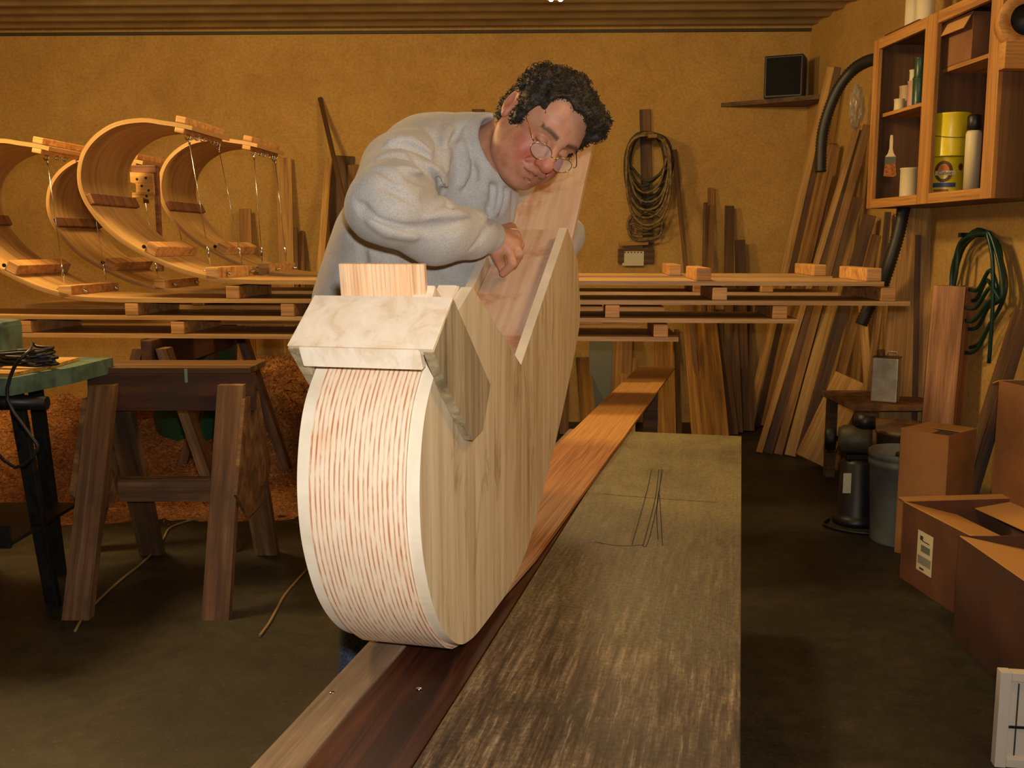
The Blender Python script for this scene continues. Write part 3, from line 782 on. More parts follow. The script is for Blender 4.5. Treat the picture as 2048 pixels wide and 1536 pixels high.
for (a, c_) in (((x0 + 0.15, 3.15, ztop - 0.056), (x0 + 0.02, 2.95, 0.0)), ((P(30, 800, 3.3).x, 3.3, ztop - 0.056), (P(95, 1010, 3.35).x, 3.35, 0.0)), ((x0 + 0.15, 3.6, ztop - 0.056), (x0 + 0.05, 3.75, 0.0)), ((P(60, 760, 3.55).x, 3.58, ztop - 0.056), (P(110, 1000, 3.7).x, 3.7, 0.0))):
    plank('leg', a, c_, 0.045, 0.03, M_DKST, parent=mt, hint=(0, -1, 0))
zl = 0.30
b = MB(); b.box(((x0 + P(75, 1000, 3.3).x) / 2, 3.36, zl), (P(75, 1000, 3.3).x - x0, 0.5, 0.012)); b.box(((x0 + P(75, 1000, 3.3).x) / 2, 3.105, zl + 0.025), (P(75, 1000, 3.3).x - x0, 0.012, 0.075)); b.put('lower_tray', M_DKST, mt)
b = MB(); q = P(20, 800, 3.2); b.tube([q + Vector((-0.2, 0, 0)), q + Vector((0.12, 0, -0.01))], [0.035, 0.022], 14); b.tube([q + Vector((-0.2, 0, 0.02)), q + Vector((-0.2, 0, 0.16))], 0.04, 14); b.put('motor', M_BLACK, mt)
b = MB(); q = P(8, 672, 3.35); b.box((q.x - 0.06, 3.4, q.z - 0.015), (0.13, 0.16, 0.13), bev=0.02)
b.put('fence_block', M_GREEN, mt)
# coiled black cable on the table
q = P(35, 698, 3.2); pts = []
for k in range(120):
    a = k * 0.33; r = 0.075 + 0.012 * math.sin(k * 1.7)
    pts.append(Vector((q.x + r * 1.25 * math.cos(a) - k * 0.0001, q.y + 0.05 + r * 0.8 * math.sin(a), ztop + 0.021 + 0.013 * (k / 19) * 0.5 + 0.01 * math.sin(a * 0.5 + 1))))
tail = [pts[-1] + Vector((0.02, -0.04, 0.015)), P(60, 700, 3.0), P(28, 735, 2.98), P(15, 800, 2.98), P(60, 870, 2.98), P(75, 900, 2.98), P(30, 935, 2.98), P(-30, 880, 3.0)]
tag(MB().tube(catmull(pts[::2] + tail, 3), 0.0055, 8).put('power_cable', M_BLACK), 'coil of black cable lying on the machine table, tail hanging down', 'cable')
# green bin behind
cx_ = P(365, 700, 5.35)
tag(MB().lathe([(0.0, 0.0), (0.19, 0.0), (0.25, 0.72), (0.262, 0.72), (0.262, 0.74), (0.245, 0.74), (0.185, 0.012), (0, 0.012)], 40, Matrix.Translation((cx_.x, 5.50, 0))).put('plastic_bin', M_GBIN), 'green round plastic bin behind the toboggan sawhorses', 'bin')

# ================================================================== sawdust heap (shavings: nobody could count them)
s = NT('wood_shavings', 0.8); v = s.coord(rnd=False); n1 = s.noise(v, 70, 4, 0.7, 0.8); n2 = s.noise(v, 6, 4, 0.6)
c = s.ramp(n1, [(0.34, hexc('6a3c1c')), (0.5, hexc('b8783a')), (0.66, hexc('e8b068'))]); c = s.mix(0.4, c, s.ramp(n2, [(0.35, hexc('7a5030')), (0.65, W_)]), 'MULTIPLY')
s.color(c); s.bump(n1, 0.9, 0.012); M_DUST = s.m
random.seed(3)
def hz(x, y):
    a = math.exp(-(((x + 1.55) / 1.0) ** 2 + ((y - 6.0) / 0.62) ** 2) * 1.1) * 0.55
    a += math.exp(-(((x + 1.95) / 1.5) ** 2 + ((y - 5.1) / 0.55) ** 2)) * 0.05
    a += math.exp(-(((x + 3.0) / 0.8) ** 2 + ((y - 5.6) / 0.7) ** 2)) * 0.3
    a += math.exp(-(((x + 0.7) / 0.5) ** 2 + ((y - 5.9) / 0.55) ** 2)) * 0.22
    n_ = mnoise.noise((x * 5, y * 5, 1.3)) * 0.05 + mnoise.noise((x * 16, y * 16, 4)) * 0.022 + mnoise.noise((x * 45, y * 45, 7)) * 0.010
    return a + n_ * min(1, a * 9) - 0.012
b = MB(); NX, NY = 190, 150; grid = []
for i in range(NX + 1):
    row = []
    for j in range(NY + 1):
        x = -4.4 + 4.7 * i / NX; y = 3.9 + 2.95 * j / NY
        row.append(b.bm.verts.new((x, y, max(hz(x, y), -0.012))))
    grid.append(row)
for i in range(NX):
    for j in range(NY):
        f4 = (grid[i][j], grid[i + 1][j], grid[i + 1][j + 1], grid[i][j + 1])
        if max(v_.co.z for v_ in f4) > 0.0: 
            f = b.bm.faces.new(f4); f.smooth = True
loose = [v_ for v_ in b.bm.verts if not v_.link_faces]
for v_ in loose: b.bm.verts.remove(v_)
for k in range(5200):       # curly shavings
    x = random.gauss(-1.4, 0.85); y = random.gauss(5.55, 0.6)
    if not (-4.3 < x < 0.2 and 4.2 < y < 6.7): continue
    z = hz(x, y)
    if z < 0.015 and random.random() < 0.9: continue
    z = max(z, 0.0) + 0.004
    a0 = random.uniform(0, 6.28); r = random.uniform(0.006, 0.016); w = random.uniform(0.004, 0.010)
    ax = Vector((math.cos(a0), math.sin(a0), random.uniform(-.4, .4))).normalized(); u_ = ax.orthogonal().normalized(); w_ = ax.cross(u_)
    prev = None; n_ = 5; sp = random.uniform(2.0, 5.0); ph = random.uniform(0, 6.28)
    for i in range(n_ + 1):
        t_ = ph + sp * i / n_; c0 = Vector((x, y, z + r * 0.6)) + (u_ * math.cos(t_) + w_ * math.sin(t_)) * r + ax * (0.006 * i)
        p_, q_ = b.bm.verts.new(c0 - ax * w / 2), b.bm.verts.new(c0 + ax * w / 2)
        if prev: b.bm.faces.new((prev[0], prev[1], q_, p_))
        prev = (p_, q_)
bm = b.bm; m = bpy.data.meshes.new('sawdust_pile'); bm.to_mesh(m); bm.free(); m.materials.append(M_DUST); MM = recenter(m)
tag(obj('sawdust_pile', m, None, None, MM), 'heap of orange-brown wood shavings on the floor below the toboggans', 'sawdust', kind='stuff')
# cords on the floor
M_CORD = plain('tan_cord', '8a7446', 0.7)
for lab, pts in (('thin tan cord on the floor from under the worn sawhorse', [(150, 1262), (175, 1223), (235, 1165), (292, 1119), (325, 1080), (346, 1052), (420, 1030)]),
                 ('thin tan cord on the floor beside the bending jig', [(519, 1272), (540, 1243), (566, 1195), (590, 1165), (618, 1135), (660, 1100)])):
    tag(MB().tube(catmull([PZ(u, v_, 0.005) for u, v_ in pts], 6), 0.0048, 6).put('floor_cord', M_CORD), lab, 'cord')
# ================================================================== lumber leaning on the walls
def lean(label, ut, vt, ub, vb, wpx, t=0.02, mat=None, off=0.03, zfoot=None, Yfoot=None, cat='board', name='board', group=None, yaw=0.0):
    """leaning board: its top touches the back wall at a picture point, its foot stands on the floor at another"""
    top = PB(ut, vt, off)
    if Yfoot is None: foot = PZ(ub, vb, 0.0)
    else: q = P(ub, vb, Yfoot); foot = Vector((q.x, Yfoot, 0))
    foot.z = 0.0
    w = wpx / 2000.0 * (top.y + foot.y) / 2
    d = (top - foot).normalized()
    h = Vector((math.sin(yaw), -math.cos(yaw), 0))
    # keep the foot edge on the floor and the top clear of the wall
    lift = abs(d.x) * w / 2 + abs(d.y) * t / 2 + 0.001
    foot2 = foot + Vector((0, 0, lift)); 
    return plank(name, foot2, top, w, t, mat or M_PINE, label, cat, group, hint=h)
lum = [
 # left, between the toboggan wires
 ('thin brown stick leaning high on the back wall left of the man', 640, 196, 800, 560, 9, 5.9, M_BROWN),
 ('knotty pine board standing upright behind the far curl', 568, 316, 572, 560, 30, 6.75, M_PINE),
 ('short pine board leaning behind the far toboggan wires', 490, 418, 496, 600, 24, 6.6, M_PINE_D),
 ('slim upright stick right of the knotty pine board', 592, 455, 592, 600, 7, 6.7, M_BROWN),
 ('slim pale stick second from the knotty pine board', 604, 462, 605, 600, 9, 6.6, M_PINE_D),
 ('pale strip leaning across the dark leaning sheet', 656, 455, 688, 600, 8, 6.3, M_PINE),
 ('pale narrow edge board leaning left of the dark sheet', 658, 316, 606, 620, 14, 6.4, M_PINE),
 ('wide dark sheet leaning on the wall left of the man', 686, 312, 640, 640, 46, 6.5, M_BROWN),
 ('brown board leaning directly behind the man', 712, 330, 728, 640, 34, 6.55, M_PINE_D),
 ('short brown board whose top shows above the man\'s collar', 957, 219, 948, 640, 26, 6.6, M_BROWN),
 # centre right, small sticks
 ('slender leaning stick right of the rope coil', 1349, 300, 1412, 640, 9, 6.6, M_BROWN),
 ('short dark upright stick, first of the pair right of the rope', 1411, 405, 1409, 640, 8, 6.7, M_BROWN),
 ('taller upright stick, second of the pair right of the rope', 1422, 376, 1426, 640, 13, 6.65, M_PINE_D),
 ('narrow reddish board standing alone on the back wall', 1459, 412, 1462, 640, 18, 6.7, M_BROWN),
 ('low dark board next to the narrow reddish board', 1480, 480, 1496, 640, 20, 6.75, M_BROWN),
 # below the toboggans, right of the form
 ('dark board at the foot of the wall close to the jig', 1131, 690, 1128, 838, 18, 6.5, M_BROWN),
 ('short brown board leaning beside the grey panel', 1166, 716, 1180, 828, 30, 6.5, M_PINE_D),
 ('bright short pine board under the toboggan ends', 1257, 716, 1254, 822, 33, 6.35, M_PINE),
 ('thick upright pine board behind the bright short one', 1246, 660, 1240, 815, 40, 6.7, M_PINE_D),
 ('broad pine plank standing where the long oak board ends', 1326, 655, 1334, 843, 38, 6.3, M_PINE_D),
 ('narrow strip right of the broad pine plank', 1353, 660, 1360, 840, 10, 6.35, M_BROWN),
 ('very wide brown board leaning under the toboggan ends', 1396, 610, 1424, 838, 72, 6.2, M_PINE_D),
 ('brown board leaning right of the very wide one', 1436, 620, 1466, 806, 24, 6.5, M_BROWN),
 ('dark narrow board second right of the very wide one', 1462, 600, 1476, 808, 22, 6.6, M_BROWN),
 ('dark board third right of the very wide one', 1488, 600, 1496, 815, 28, 6.65, M_BROWN),
]
for k, (lab, ut, vt, ub, vb, w, Yf, mt_) in enumerate(lum):
    of_ = {5: 0.13, 6: 0.09, 7: 0.015, 8: 0.05, 0: 0.01, 10: 0.05, 21: 0.12}.get(k, 0.02 + 0.03 * (k % 4))
    Yf = {5: 6.05, 6: 6.32, 7: 6.72, 8: 6.6, 10: 6.35, 21: 6.1}.get(k, Yf)
    lean(lab, ut, vt, ub, vb, w, t=0.02, mat=mt_, off=of_, Yfoot=Yf)
# grey metal panel at the wall foot
a = P(1210, 740, 6.8); tag(plank('panel', Vector((a.x, 6.84, 0.001)), Vector((a.x, 6.93, 0.62)), 0.20, 0.012, plain('grey_green_panel', '6b6e58', 0.5), hint=(0, -1, 0)), 'grey-green flat panel standing at the foot of the back wall', 'panel')
# the big bundle in the right-hand corner: tall boards leaning back and to the right
def lean2(label, ut, vt, Yt, ub, vb, wpx, t=0.022, mat=None, hint=(-0.2, -1, 0)):
    top = P(ut, vt, Yt); foot = PZ(ub, vb, 0.0)
    fmax = back_at(foot.x) - 0.16
    if foot.y > fmax: foot = P(ub, vb + 8, fmax); foot.z = 0.0
    lim = PRW(ut, vt, 0.07); 
    if lim.y < top.y: top = lim
    lim = PB(ut, vt, 0.09)
    if lim.y < top.y: top = lim
    w = wpx / 2000.0 * (top.y + foot.y) / 2
    d = (top - foot).normalized()
    lift = abs(d.x) * w / 2 + abs(d.y) * t / 2 + 0.001
    return plank('board', foot + Vector((0, 0, lift)), top, w, t, mat or M_PINE, label, 'board', 'boards leaning in the right-hand corner', hint=hint)
bun = [
 ('tallest pale board, leftmost of the corner bundle', 1662, 134, 6.48, 1496, 838, 15, M_PINE),
 ('dark tall board second from the left in the corner bundle', 1676, 134, 6.52, 1514, 836, 12, M_BROWN),
 ('brown board third from the left in the corner bundle', 1668, 290, 6.50, 1531, 838, 22, M_PINE_D),
 ('board with a square top under the vacuum hose end', 1652, 346, 6.60, 1556, 842, 20, M_PINE),
 ('rounded slim board right of the hose end', 1668, 287, 6.55, 1572, 845, 14, M_BROWN),
 ('dark board deep inside the corner bundle', 1702, 330, 6.66, 1590, 850, 26, M_BROWN),
 ('long narrow board crossing low over the corner bundle', 1716, 250, 6.30, 1518, 906, 12, M_PINE),
 ('dark long board beside the crossing narrow one', 1728, 262, 6.22, 1536, 908, 16, M_BROWN),
 ('brown plank near the middle of the corner bundle', 1735, 250, 6.14, 1556, 910, 16, M_PINE_D),
 ('bright long board leaning to the cabinet corner', 1716, 395, 5.95, 1580, 914, 22, M_PINE),
 ('dark plank right of the bright long board', 1740, 430, 5.92, 1602, 916, 24, M_BROWN),
 ('reddish plank rightmost of the corner bundle', 1752, 470, 5.86, 1640, 910, 20, M_PINE_D),
]
for lab, ut, vt, Yt, ub, vb, w, mt_ in bun: lean2(lab, ut, vt, Yt, ub, vb, w, mat=mt_)
# short wide plank in front, with two strips behind it
a = PZ(1622, 944); b_ = P(1702, 757, 5.62)
tag(plank('plank', a + Vector((0, 0, 0.06)), b_, 0.185, 0.02, M_PINE, hint=(-0.35, -1, 0.0)), 'short wide pine plank leaning in front of the corner bundle', 'plank')
a = PZ(1668, 950); b_ = P(1730, 772, 5.72)
tag(plank('plank', a + Vector((0, 0, 0.03)), b_, 0.035, 0.02, M_PINE_D, hint=(-0.35, -1, 0.0)), 'narrow strip leaning right behind the short wide plank', 'plank')
# lumber standing along the right wall
def upright(label, u, vt, Yt, wpx, mat, t=0.02, name='board', foot_dx=0.0, foot_dy=-0.12, hint=(-0.25, -1, 0), cat='board', tiltu=0):
    top = P(u, vt, Yt); lim = PRW(u, vt, 0.04)
    if lim.y < top.y: top = lim
    w = wpx / 2000.0 * top.y
    foot = Vector((top.x + foot_dx, top.y + foot_dy, 0.012))
    foot.x = min(foot.x, right_at(foot.y) - w / 2 - 0.02)
    return tag(plank(name, foot, top, w, t, mat, hint=hint), label, cat)
upright('dark thin board standing below the cabinet corner', 1776, 424, 5.70, 12, M_BROWN, foot_dx=-0.1)
upright('pale upright plywood sheet standing below the cabinet', 1843, 404, 5.35, 90, M_PINE, t=0.015, foot_dx=0.05, foot_dy=-0.1)
upright('narrow brown batten leaning on the pale upright sheet', 1836, 470, 5.20, 10, M_BROWN, foot_dx=0.0)
upright('curved pale strip leaning at the right wall behind the tin', 1722, 560, 5.6, 16, M_PINE, foot_dx=0.10, foot_dy=-0.05)
upright('thin strip leaning beside the curved pale strip', 1764, 590, 5.5, 9, M_PINE_D, foot_dx=-0.12, foot_dy=-0.1)
upright('dark narrow board leaning on the right wall beyond the green hose', 2062, 600, 4.55, 22, M_BROWN, foot_dx=-0.26, foot_dy=-0.05)
upright('pale board leaning on the right wall beyond the green hose', 2044, 620, 4.62, 30, M_PINE_D, foot_dx=-0.24, foot_dy=0.0)
# square post standing beside the boxes
q = P(1901, 828, 4.72)
upright('thick square pinkish post standing behind the tall cardboard box', 1909, 572, 4.70, 62, M_ENDGR, t=0.13, name='post', foot_dx=-0.03, foot_dy=0.0, cat='post', hint=(-0.95, -1, 0))

# ================================================================== rope coil on its peg
M_ROPE = plain('olive_rope', '4a4530', 0.75, 0.0, '2a281c', 60); M_HOSE = plain('brown_hose', '8c7444', 0.6, 0.0, '4a3c24', 40)
a = PB(1290, 219, 0.012); c_ = PB(1297, 512, 0.012)
pg = thing('hanging_board', 'narrow brown board fixed upright on the back wall behind the rope', 'peg board', (a.x, a.y, c_.z))
plank('batten', a, c_, 0.075, 0.022, M_BROWN, parent=pg, hint=bn)
q = PB(1297, 275, 0.02); MB().box((q.x, q.y - 0.10, q.z - 0.012), (0.06, 0.22, 0.025), bev=0.003).put('peg', M_PINE_D, pg)
rnd = random.Random(11)
pts = []; pk = PB(1297, 277, 0.06); W = lambda u, v_, o_: PB(u, v_, o_)
for k in range(8):
    dpt = 0.045 + 0.012 * k
    uu = rnd.uniform(-5, 5); vv = rnd.uniform(-3, 5); bot = [425, 410, 395, 402, 418, 384, 372, 360][k]; wd = rnd.uniform(34, 45) 
    mid = (272 + bot) / 2 - 10
    for (du, vv_) in ((-4, 267 - vv * 0.5), (-wd * 0.72, 280), (-wd, 312), (-wd * 1.0, mid + 18), (-wd * 0.72, bot - 22), (-6, bot), (wd * 0.66, bot - 18), (wd * 1.0, mid + 15), (wd * 0.98, 310), (wd * 0.7, 279)):
        pts.append(W(1296 + du + uu, vv_ + rnd.uniform(-3, 3), dpt + rnd.uniform(-.006, .006)))
tag(MB().tube(catmull(pts, 5), 0.0095, 8).put('rope_coil', M_ROPE), 'big dark olive coil of hose hanging from a peg on the back wall', 'hose coil')
pts = []
for k in range(5):
    bot = [384, 404, 420, 437, 452][k]; wd = 40 + k * 0.8; dpt = 0.145 + 0.015 * k; uu = rnd.uniform(-3, 3)
    for (du, vv_) in ((-4, 268), (-wd * 0.72, 281), (-wd, 312), (-wd * 0.98, bot - 62), (-wd * 0.66, bot - 17), (-4, bot), (wd * 0.6, bot - 15), (wd * 0.98, bot - 66), (wd * 0.98, 310), (wd * 0.7, 279)):
        pts.append(W(1296 + du + uu, vv_ + rnd.uniform(-3, 3), dpt))
tag(MB().tube(catmull(pts, 6), 0.0085, 8).put('rope_coil', M_HOSE), 'lighter tan loops of hose hanging in front of the dark olive coil', 'hose coil')
pts = []
for k in range(5):
    bot = [478, 462, 470, 455, 481][k]
    for (du, vv_) in ((-10, 430), (-28, 432), (-34, 448), (-24, bot - 6), (0, bot), (24, bot - 6), (34, 450), (26, 430), (8, 425)):
        pts.append(W(1292 + du + rnd.uniform(-3, 3), vv_ + rnd.uniform(-3, 3), 0.045 + 0.012 * k))
tag(MB().tube(catmull(pts, 5), 0.008, 8).put('rope_coil', M_HOSE), 'small bundle of looped cord hanging beneath the big hose coil', 'cord coil')
a = PB(1272, 512, 0.022); tag(MB().box((a.x, a.y, a.z), (0.25, 0.02, 0.10), bev=0.003).put('wall_plate', M_BROWN), 'brown wooden plate on the back wall below the cord bundle', 'wall plate')
M_PAPER = plain('paper_label', 'cfc8a8', 0.7); M_INK = plain('ink', '3a352a', 0.7)
a = PB(1266, 517, 0.0335)
cd = thing('wall_card', 'small off-white printed card on the brown plate under the rope', 'card', (a.x, a.y, a.z - 0.05))
plank('card', a - bdir * 0.075, a + bdir * 0.075, 0.10, 0.0015, M_PAPER, parent=cd, hint=bn)
for k in range(6): 
    q = PB(1250 + k * 6.5, 505, 0.0348); MB().box((q.x, q.y, q.z), (0.010, 0.001, 0.008)).put('print', M_INK, cd)
a = PB(1270, 488, 0.05); tag(plank('stick', a - bdir * 0.11, a + bdir * 0.09 + Vector((0, 0, 0.01)), 0.03, 0.04, M_PINE_D, hint=bn), 'short offcut lying on top of the brown wall plate', 'offcut')
# ================================================================== corner shelf and loudspeaker
zs = 0; 
lf = PB(1442, 206, 0.0)
zs = lf.z
rr = PRW(1660, 172, 0.0)
for it in range(20):          # find where the shelf edge meets the right wall at the same height
    pass
yr = 6.58
pr = Vector((right_at(yr) - 0.004, yr, zs)); pl = Vector((lf.x, lf.y, zs)) + bn * 0.004; pc = Vector((CORNER.x, CORNER.y, zs)) + bn * 0.004 + rn * 0.004
b = MB()
vs = [b.bm.verts.new(p_) for p_ in (pl, pc, pr)]; vb_ = [b.bm.verts.new(p_ - Vector((0, 0, 0.028))) for p_ in (pl, pc, pr)]
b.bm.faces.new(vs); b.bm.faces.new(vb_[::-1])
for k in range(3): b.bm.faces.new((vs[k], vb_[k], vb_[(k + 1) % 3], vs[(k + 1) % 3]))
tag(b.put('corner_shelf', M_BROWN), 'dark triangular wooden shelf high in the back right corner', 'shelf')
q = P(1571, 150, 6.84)
sp = thing('loudspeaker', 'black loudspeaker box standing on the triangular corner shelf', 'speaker', (q.x, q.y, zs), R(-24))
Msp = Matrix.Translation((q.x, q.y, zs + 0.001)) @ Matrix.Rotation(R(-24), 4, 'Z')
b = MB(); b.box((0, 0.0, 0.1355), (0.25, 0.17, 0.27), bev=0.008); obj('cabinet', b.me(), M_BLACK, sp, Msp)
b = MB(); b.box((0, -0.089, 0.1355), (0.22, 0.008, 0.24), bev=0.003); obj('grille', b.me(), plain('speaker_cloth', '0c0d0f', 0.9), sp, Msp)
# ================================================================== wall cabinet with tins
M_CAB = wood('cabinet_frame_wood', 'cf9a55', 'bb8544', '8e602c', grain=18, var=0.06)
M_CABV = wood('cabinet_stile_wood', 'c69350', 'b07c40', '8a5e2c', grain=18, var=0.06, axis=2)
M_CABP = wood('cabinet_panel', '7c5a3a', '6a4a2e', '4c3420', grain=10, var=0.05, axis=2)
cd_ = 0.30
fTL = PRW(1745, 84, cd_); fBL = PRW(1728, 417, cd_); fBR = PRW(1974, 398, cd_)
cy0 = (fTL.y + fBL.y) / 2; cy1 = fBR.y; czt = fTL.z; czb = (fBL.z + fBR.z) / 2
CW = cy0 - cy1; CH = czt - czb
org = Vector((right_at(cy0), cy0, czb))
Mc = frame(org, org + rdir, Vector((0, 0, 1)))        # X towards the camera along the wall, Y = z cross x ... into the room?
if (Mc.to_3x3() @ Vector((0, 1, 0))).dot(rn) < 0: ysg = -1
else: ysg = 1
def cb(name, x0, x1, y0, y1, z0, z1, mat, parent, bev=0.0015, label=None):
    b = MB(); b.box(((x0 + x1) / 2, ysg * (y0 + y1) / 2, (z0 + z1) / 2), (x1 - x0, abs(y1 - y0), z1 - z0), bev=bev)
    return obj(name, b.me(), mat, parent, Mc, label)
CLn = (fBR - fBL).length
cab = thing('wall_cabinet', 'open-fronted wooden cabinet hung high on the right wall', 'cabinet', Mc @ Vector((CLn / 2, 0, 0)))
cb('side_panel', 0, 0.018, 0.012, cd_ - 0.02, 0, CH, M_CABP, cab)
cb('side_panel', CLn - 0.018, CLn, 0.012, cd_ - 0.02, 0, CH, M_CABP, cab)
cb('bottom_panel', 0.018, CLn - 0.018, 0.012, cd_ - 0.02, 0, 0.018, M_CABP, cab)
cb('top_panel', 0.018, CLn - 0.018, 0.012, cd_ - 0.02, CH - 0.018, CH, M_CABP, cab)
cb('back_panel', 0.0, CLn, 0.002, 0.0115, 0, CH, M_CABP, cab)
mx = 0.505
st_w = 0.062
def xs_at(u, off=None, v=300):
    q = PRW(u, v, cd_ if off is None else off); return (q - org).dot(rdir)
xm0, xm1 = xs_at(1843, v=200), xs_at(1867, v=200); st_r = 0.085
cb('stile', 0.0, st_w, cd_ - 0.0195, cd_, 0, CH, M_CABV, cab)
cb('stile', xm0, xm1, cd_ - 0.0195, cd_, 0, CH, M_CABV, cab)
cb('stile', CLn - st_r, CLn, cd_ - 0.0195, cd_, 0, CH, M_CABV, cab)
for (a, c_) in ((st_w, xm0), (xm1, CLn - st_r)):
    cb('rail', a, c_, cd_ - 0.0195, cd_ - 0.0005, 0, 0.045, M_CAB, cab)
    cb('rail', a, c_, cd_ - 0.0195, cd_ - 0.0005, CH - 0.05, CH, M_CAB, cab)
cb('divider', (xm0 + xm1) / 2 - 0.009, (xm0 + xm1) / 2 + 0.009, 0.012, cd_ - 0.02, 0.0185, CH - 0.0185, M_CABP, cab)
zsL = 0.475; zsR = 0.60
cb('shelf', 0.0185, (xm0 + xm1) / 2 - 0.0095, 0.012, cd_ - 0.04, zsL - 0.018, zsL, M_CAB, cab)
cb('shelf', (xm0 + xm1) / 2 + 0.0095, CLn - 0.0185, 0.012, cd_ - 0.06, zsR - 0.018, zsR, M_CAB, cab)
CC = lambda x, y, z: Mc @ Vector((x, ysg * y, z))
Rz = Mc.to_3x3().to_4x4()
def TM(x, y, z): return Matrix.Translation(CC(x, y, z))
M_TIN = plain('tin_metal', 'a8a08a', 0.3, 0.9); M_YEL = plain('yellow_tin', 'e6d22a', 0.3, 0.0, 'd2be22', 8); M_CREAM = plain('cream_label', 'd0c39a', 0.5); M_GRN = plain('dark_green_tin', '2c4a38', 0.35)
M_TANL = plain('tan_label', 'b59a78', 0.5); M_BRNL = plain('label_brown', '5f3a16', 0.5); M_ORL = plain('label_orange', 'c8741e', 0.5); M_BLUL = plain('label_blue', '3b4a78', 0.5)
M_REDL = plain('label_red', '9c4a26', 0.5)
def can(label, x, y, z, r, h, mat, lid=M_TIN, name='paint_can', cat='can', group=None, handle=False):
    q = CC(x, y, z); M = Matrix.Translation(q + Vector((0, 0, 0.0005)))
    t = thing(name, label, cat, q, 0, group)
    b = MB(); b.lathe([(0, 0), (r, 0), (r + 0.001, 0.003), (r, 0.006), (r - 0.001, 0.01), (r - 0.001, h - 0.01), (r + 0.0012, h - 0.006), (r + 0.0012, h - 0.001), (r - 0.002, h), (r - 0.004, h - 0.006), (0, h - 0.006)], 36, M)
    b.put('body', mat, t)
    b = MB(); b.lathe([(0, h - 0.0055), (r * 0.78, h - 0.0055), (r * 0.80, h - 0.002), (r * 0.92, h - 0.002), (r * 0.93, h - 0.0055)], 32, M); b.put('lid', lid, t)
    if handle:
        pts = [q + Vector((-math.cos(a) * (r + 0.003) * 1, -(r + 0.004) * math.sin(a) , h * 0.52 - 0.02 * math.sin(a))) for a in [k * math.pi / 12 for k in range(13)]]
        MB().tube(pts, 0.0012, 6).put('wire_handle', M_IRON, t)
    return t, M
t, M = can('plain yellow gallon tin stacked on the labelled one', xs_at(1899, 0.185), 0.185, 0.0185 + 0.1925, 0.083, 0.192, M_YEL, handle=True)
t, M = can('yellow gallon tin with brown oval logo at the bottom of the stack', xs_at(1893, 0.185), 0.185, 0.0185, 0.084, 0.191, M_YEL)
# label on the lower tin, wrapped round its curved front
def wrap(parent, M, r, ang0, poly, z0, mat, name, k=0.0):
    b = MB(); vs = []
    for (a, z) in poly:
        an = ang0 + a / r
        vs.append(b.bm.verts.new(M @ Vector((math.cos(an) * (r + 0.0006 + k), math.sin(an) * (r + 0.0006 + k), z0 + z))))
    b.bm.faces.new(vs); m_ = b.me(name); m_.materials.append(mat); mm = recenter(m_); return obj(name, m_, None, parent, mm)
def wstrip(parent, M, r, ang0, a0, a1, z0, z1, mat, name, k=0.0, n=10):
    b = MB()
    prev = None
    for i in range(n + 1):
        an = ang0 + (a0 + (a1 - a0) * i / n) / r
        p_, q_ = [b.bm.verts.new(M @ Vector((math.cos(an) * (r + 0.0006 + k), math.sin(an) * (r + 0.0006 + k), z))) for z in (z0, z1)]
        if prev: b.bm.faces.new((prev[0], p_, q_, prev[1]))
        prev = (p_, q_)
    b.put(name, mat, parent)
def wring(parent, M, r, ang0, ca, cz, ra, rz, ia, iz, mat, name, k=0.0, a_from=0, a_to=360):
    b = MB(); prev = None; n = 28
    for i in range(n + 1):
        an = R(a_from + (a_to - a_from) * i / n)
        pr_ = []
        for (x_, z_) in ((ra, rz), (ia, iz)):
            th_ = ang0 + (ca + x_ * math.cos(an)) / r; pr_.append(b.bm.verts.new(M @ Vector((math.cos(th_) * (r + 0.0006 + k), math.sin(th_) * (r + 0.0006 + k), cz + z_ * math.sin(an)))))
        if prev: b.bm.faces.new((prev[0], pr_[0], pr_[1], prev[1]))
        prev = pr_
    b.put(name, mat, parent)
A0 = R(-90 - 28)                     # the side turned to the camera
r = 0.084
wring(t, M, r, A0, 0.0, 0.125, 0.040, 0.048, 0.025, 0.034, M_BRNL, 'logo_ring')
wring(t, M, r, A0, 0.0, 0.137, 0.023, 0.018, 0.0001, 0.0001, M_ORL, 'logo_sun')
wstrip(t, M, r, A0, -0.036, 0.052, 0.108, 0.128, M_CREAM, 'logo_band', 0.0006)
wstrip(t, M, r, A0, -0.05, 0.056, 0.055, 0.075, M_BLUL, 'label_stripe')
wstrip(t, M, r, A0, -0.04, 0.024, 0.036, 0.046, M_REDL, 'label_stripe')
wstrip(t, M, r, A0, -0.04, 0.024, 0.020, 0.027, M_GRN, 'label_stripe')
wring(t, M, r, A0 + 0.95, 0.0, 0.145, 0.014, 0.016, 0.0001, 0.0001, M_BRNL, 'logo_spot')
def text_on(parent, txt, M3d, size, mat, name='lettering'):
    cu = bpy.data.curves.new(name, 'FONT'); cu.body = txt; cu.size = size; cu.align_x = 'CENTER'; cu.align_y = 'CENTER'; cu.extrude = 0.0003
    o_ = bpy.data.objects.new('tmp', cu); COL.objects.link(o_); dg = bpy.context.evaluated_depsgraph_get()
    me_ = bpy.data.meshes.new_from_object(o_.evaluated_get(dg)); bpy.data.objects.remove(o_); bpy.data.curves.remove(cu)
    me_.materials.clear(); return obj(name, me_, mat, parent, M3d)
an = A0 + 0.006 / r
nrm = Vector((math.cos(an), math.sin(an), 0)); tx = Vector((-math.sin(an), math.cos(an), 0))
Mt_ = Matrix.Identity(4); pos_ = M @ Vector((nrm.x * (r + 0.0022), nrm.y * (r + 0.0022), 0.118))
for i in range(3): Mt_[i][0] = tx[i]; Mt_[i][1] = (0, 0, 1)[i]; Mt_[i][2] = nrm[i]; Mt_[i][3] = pos_[i]
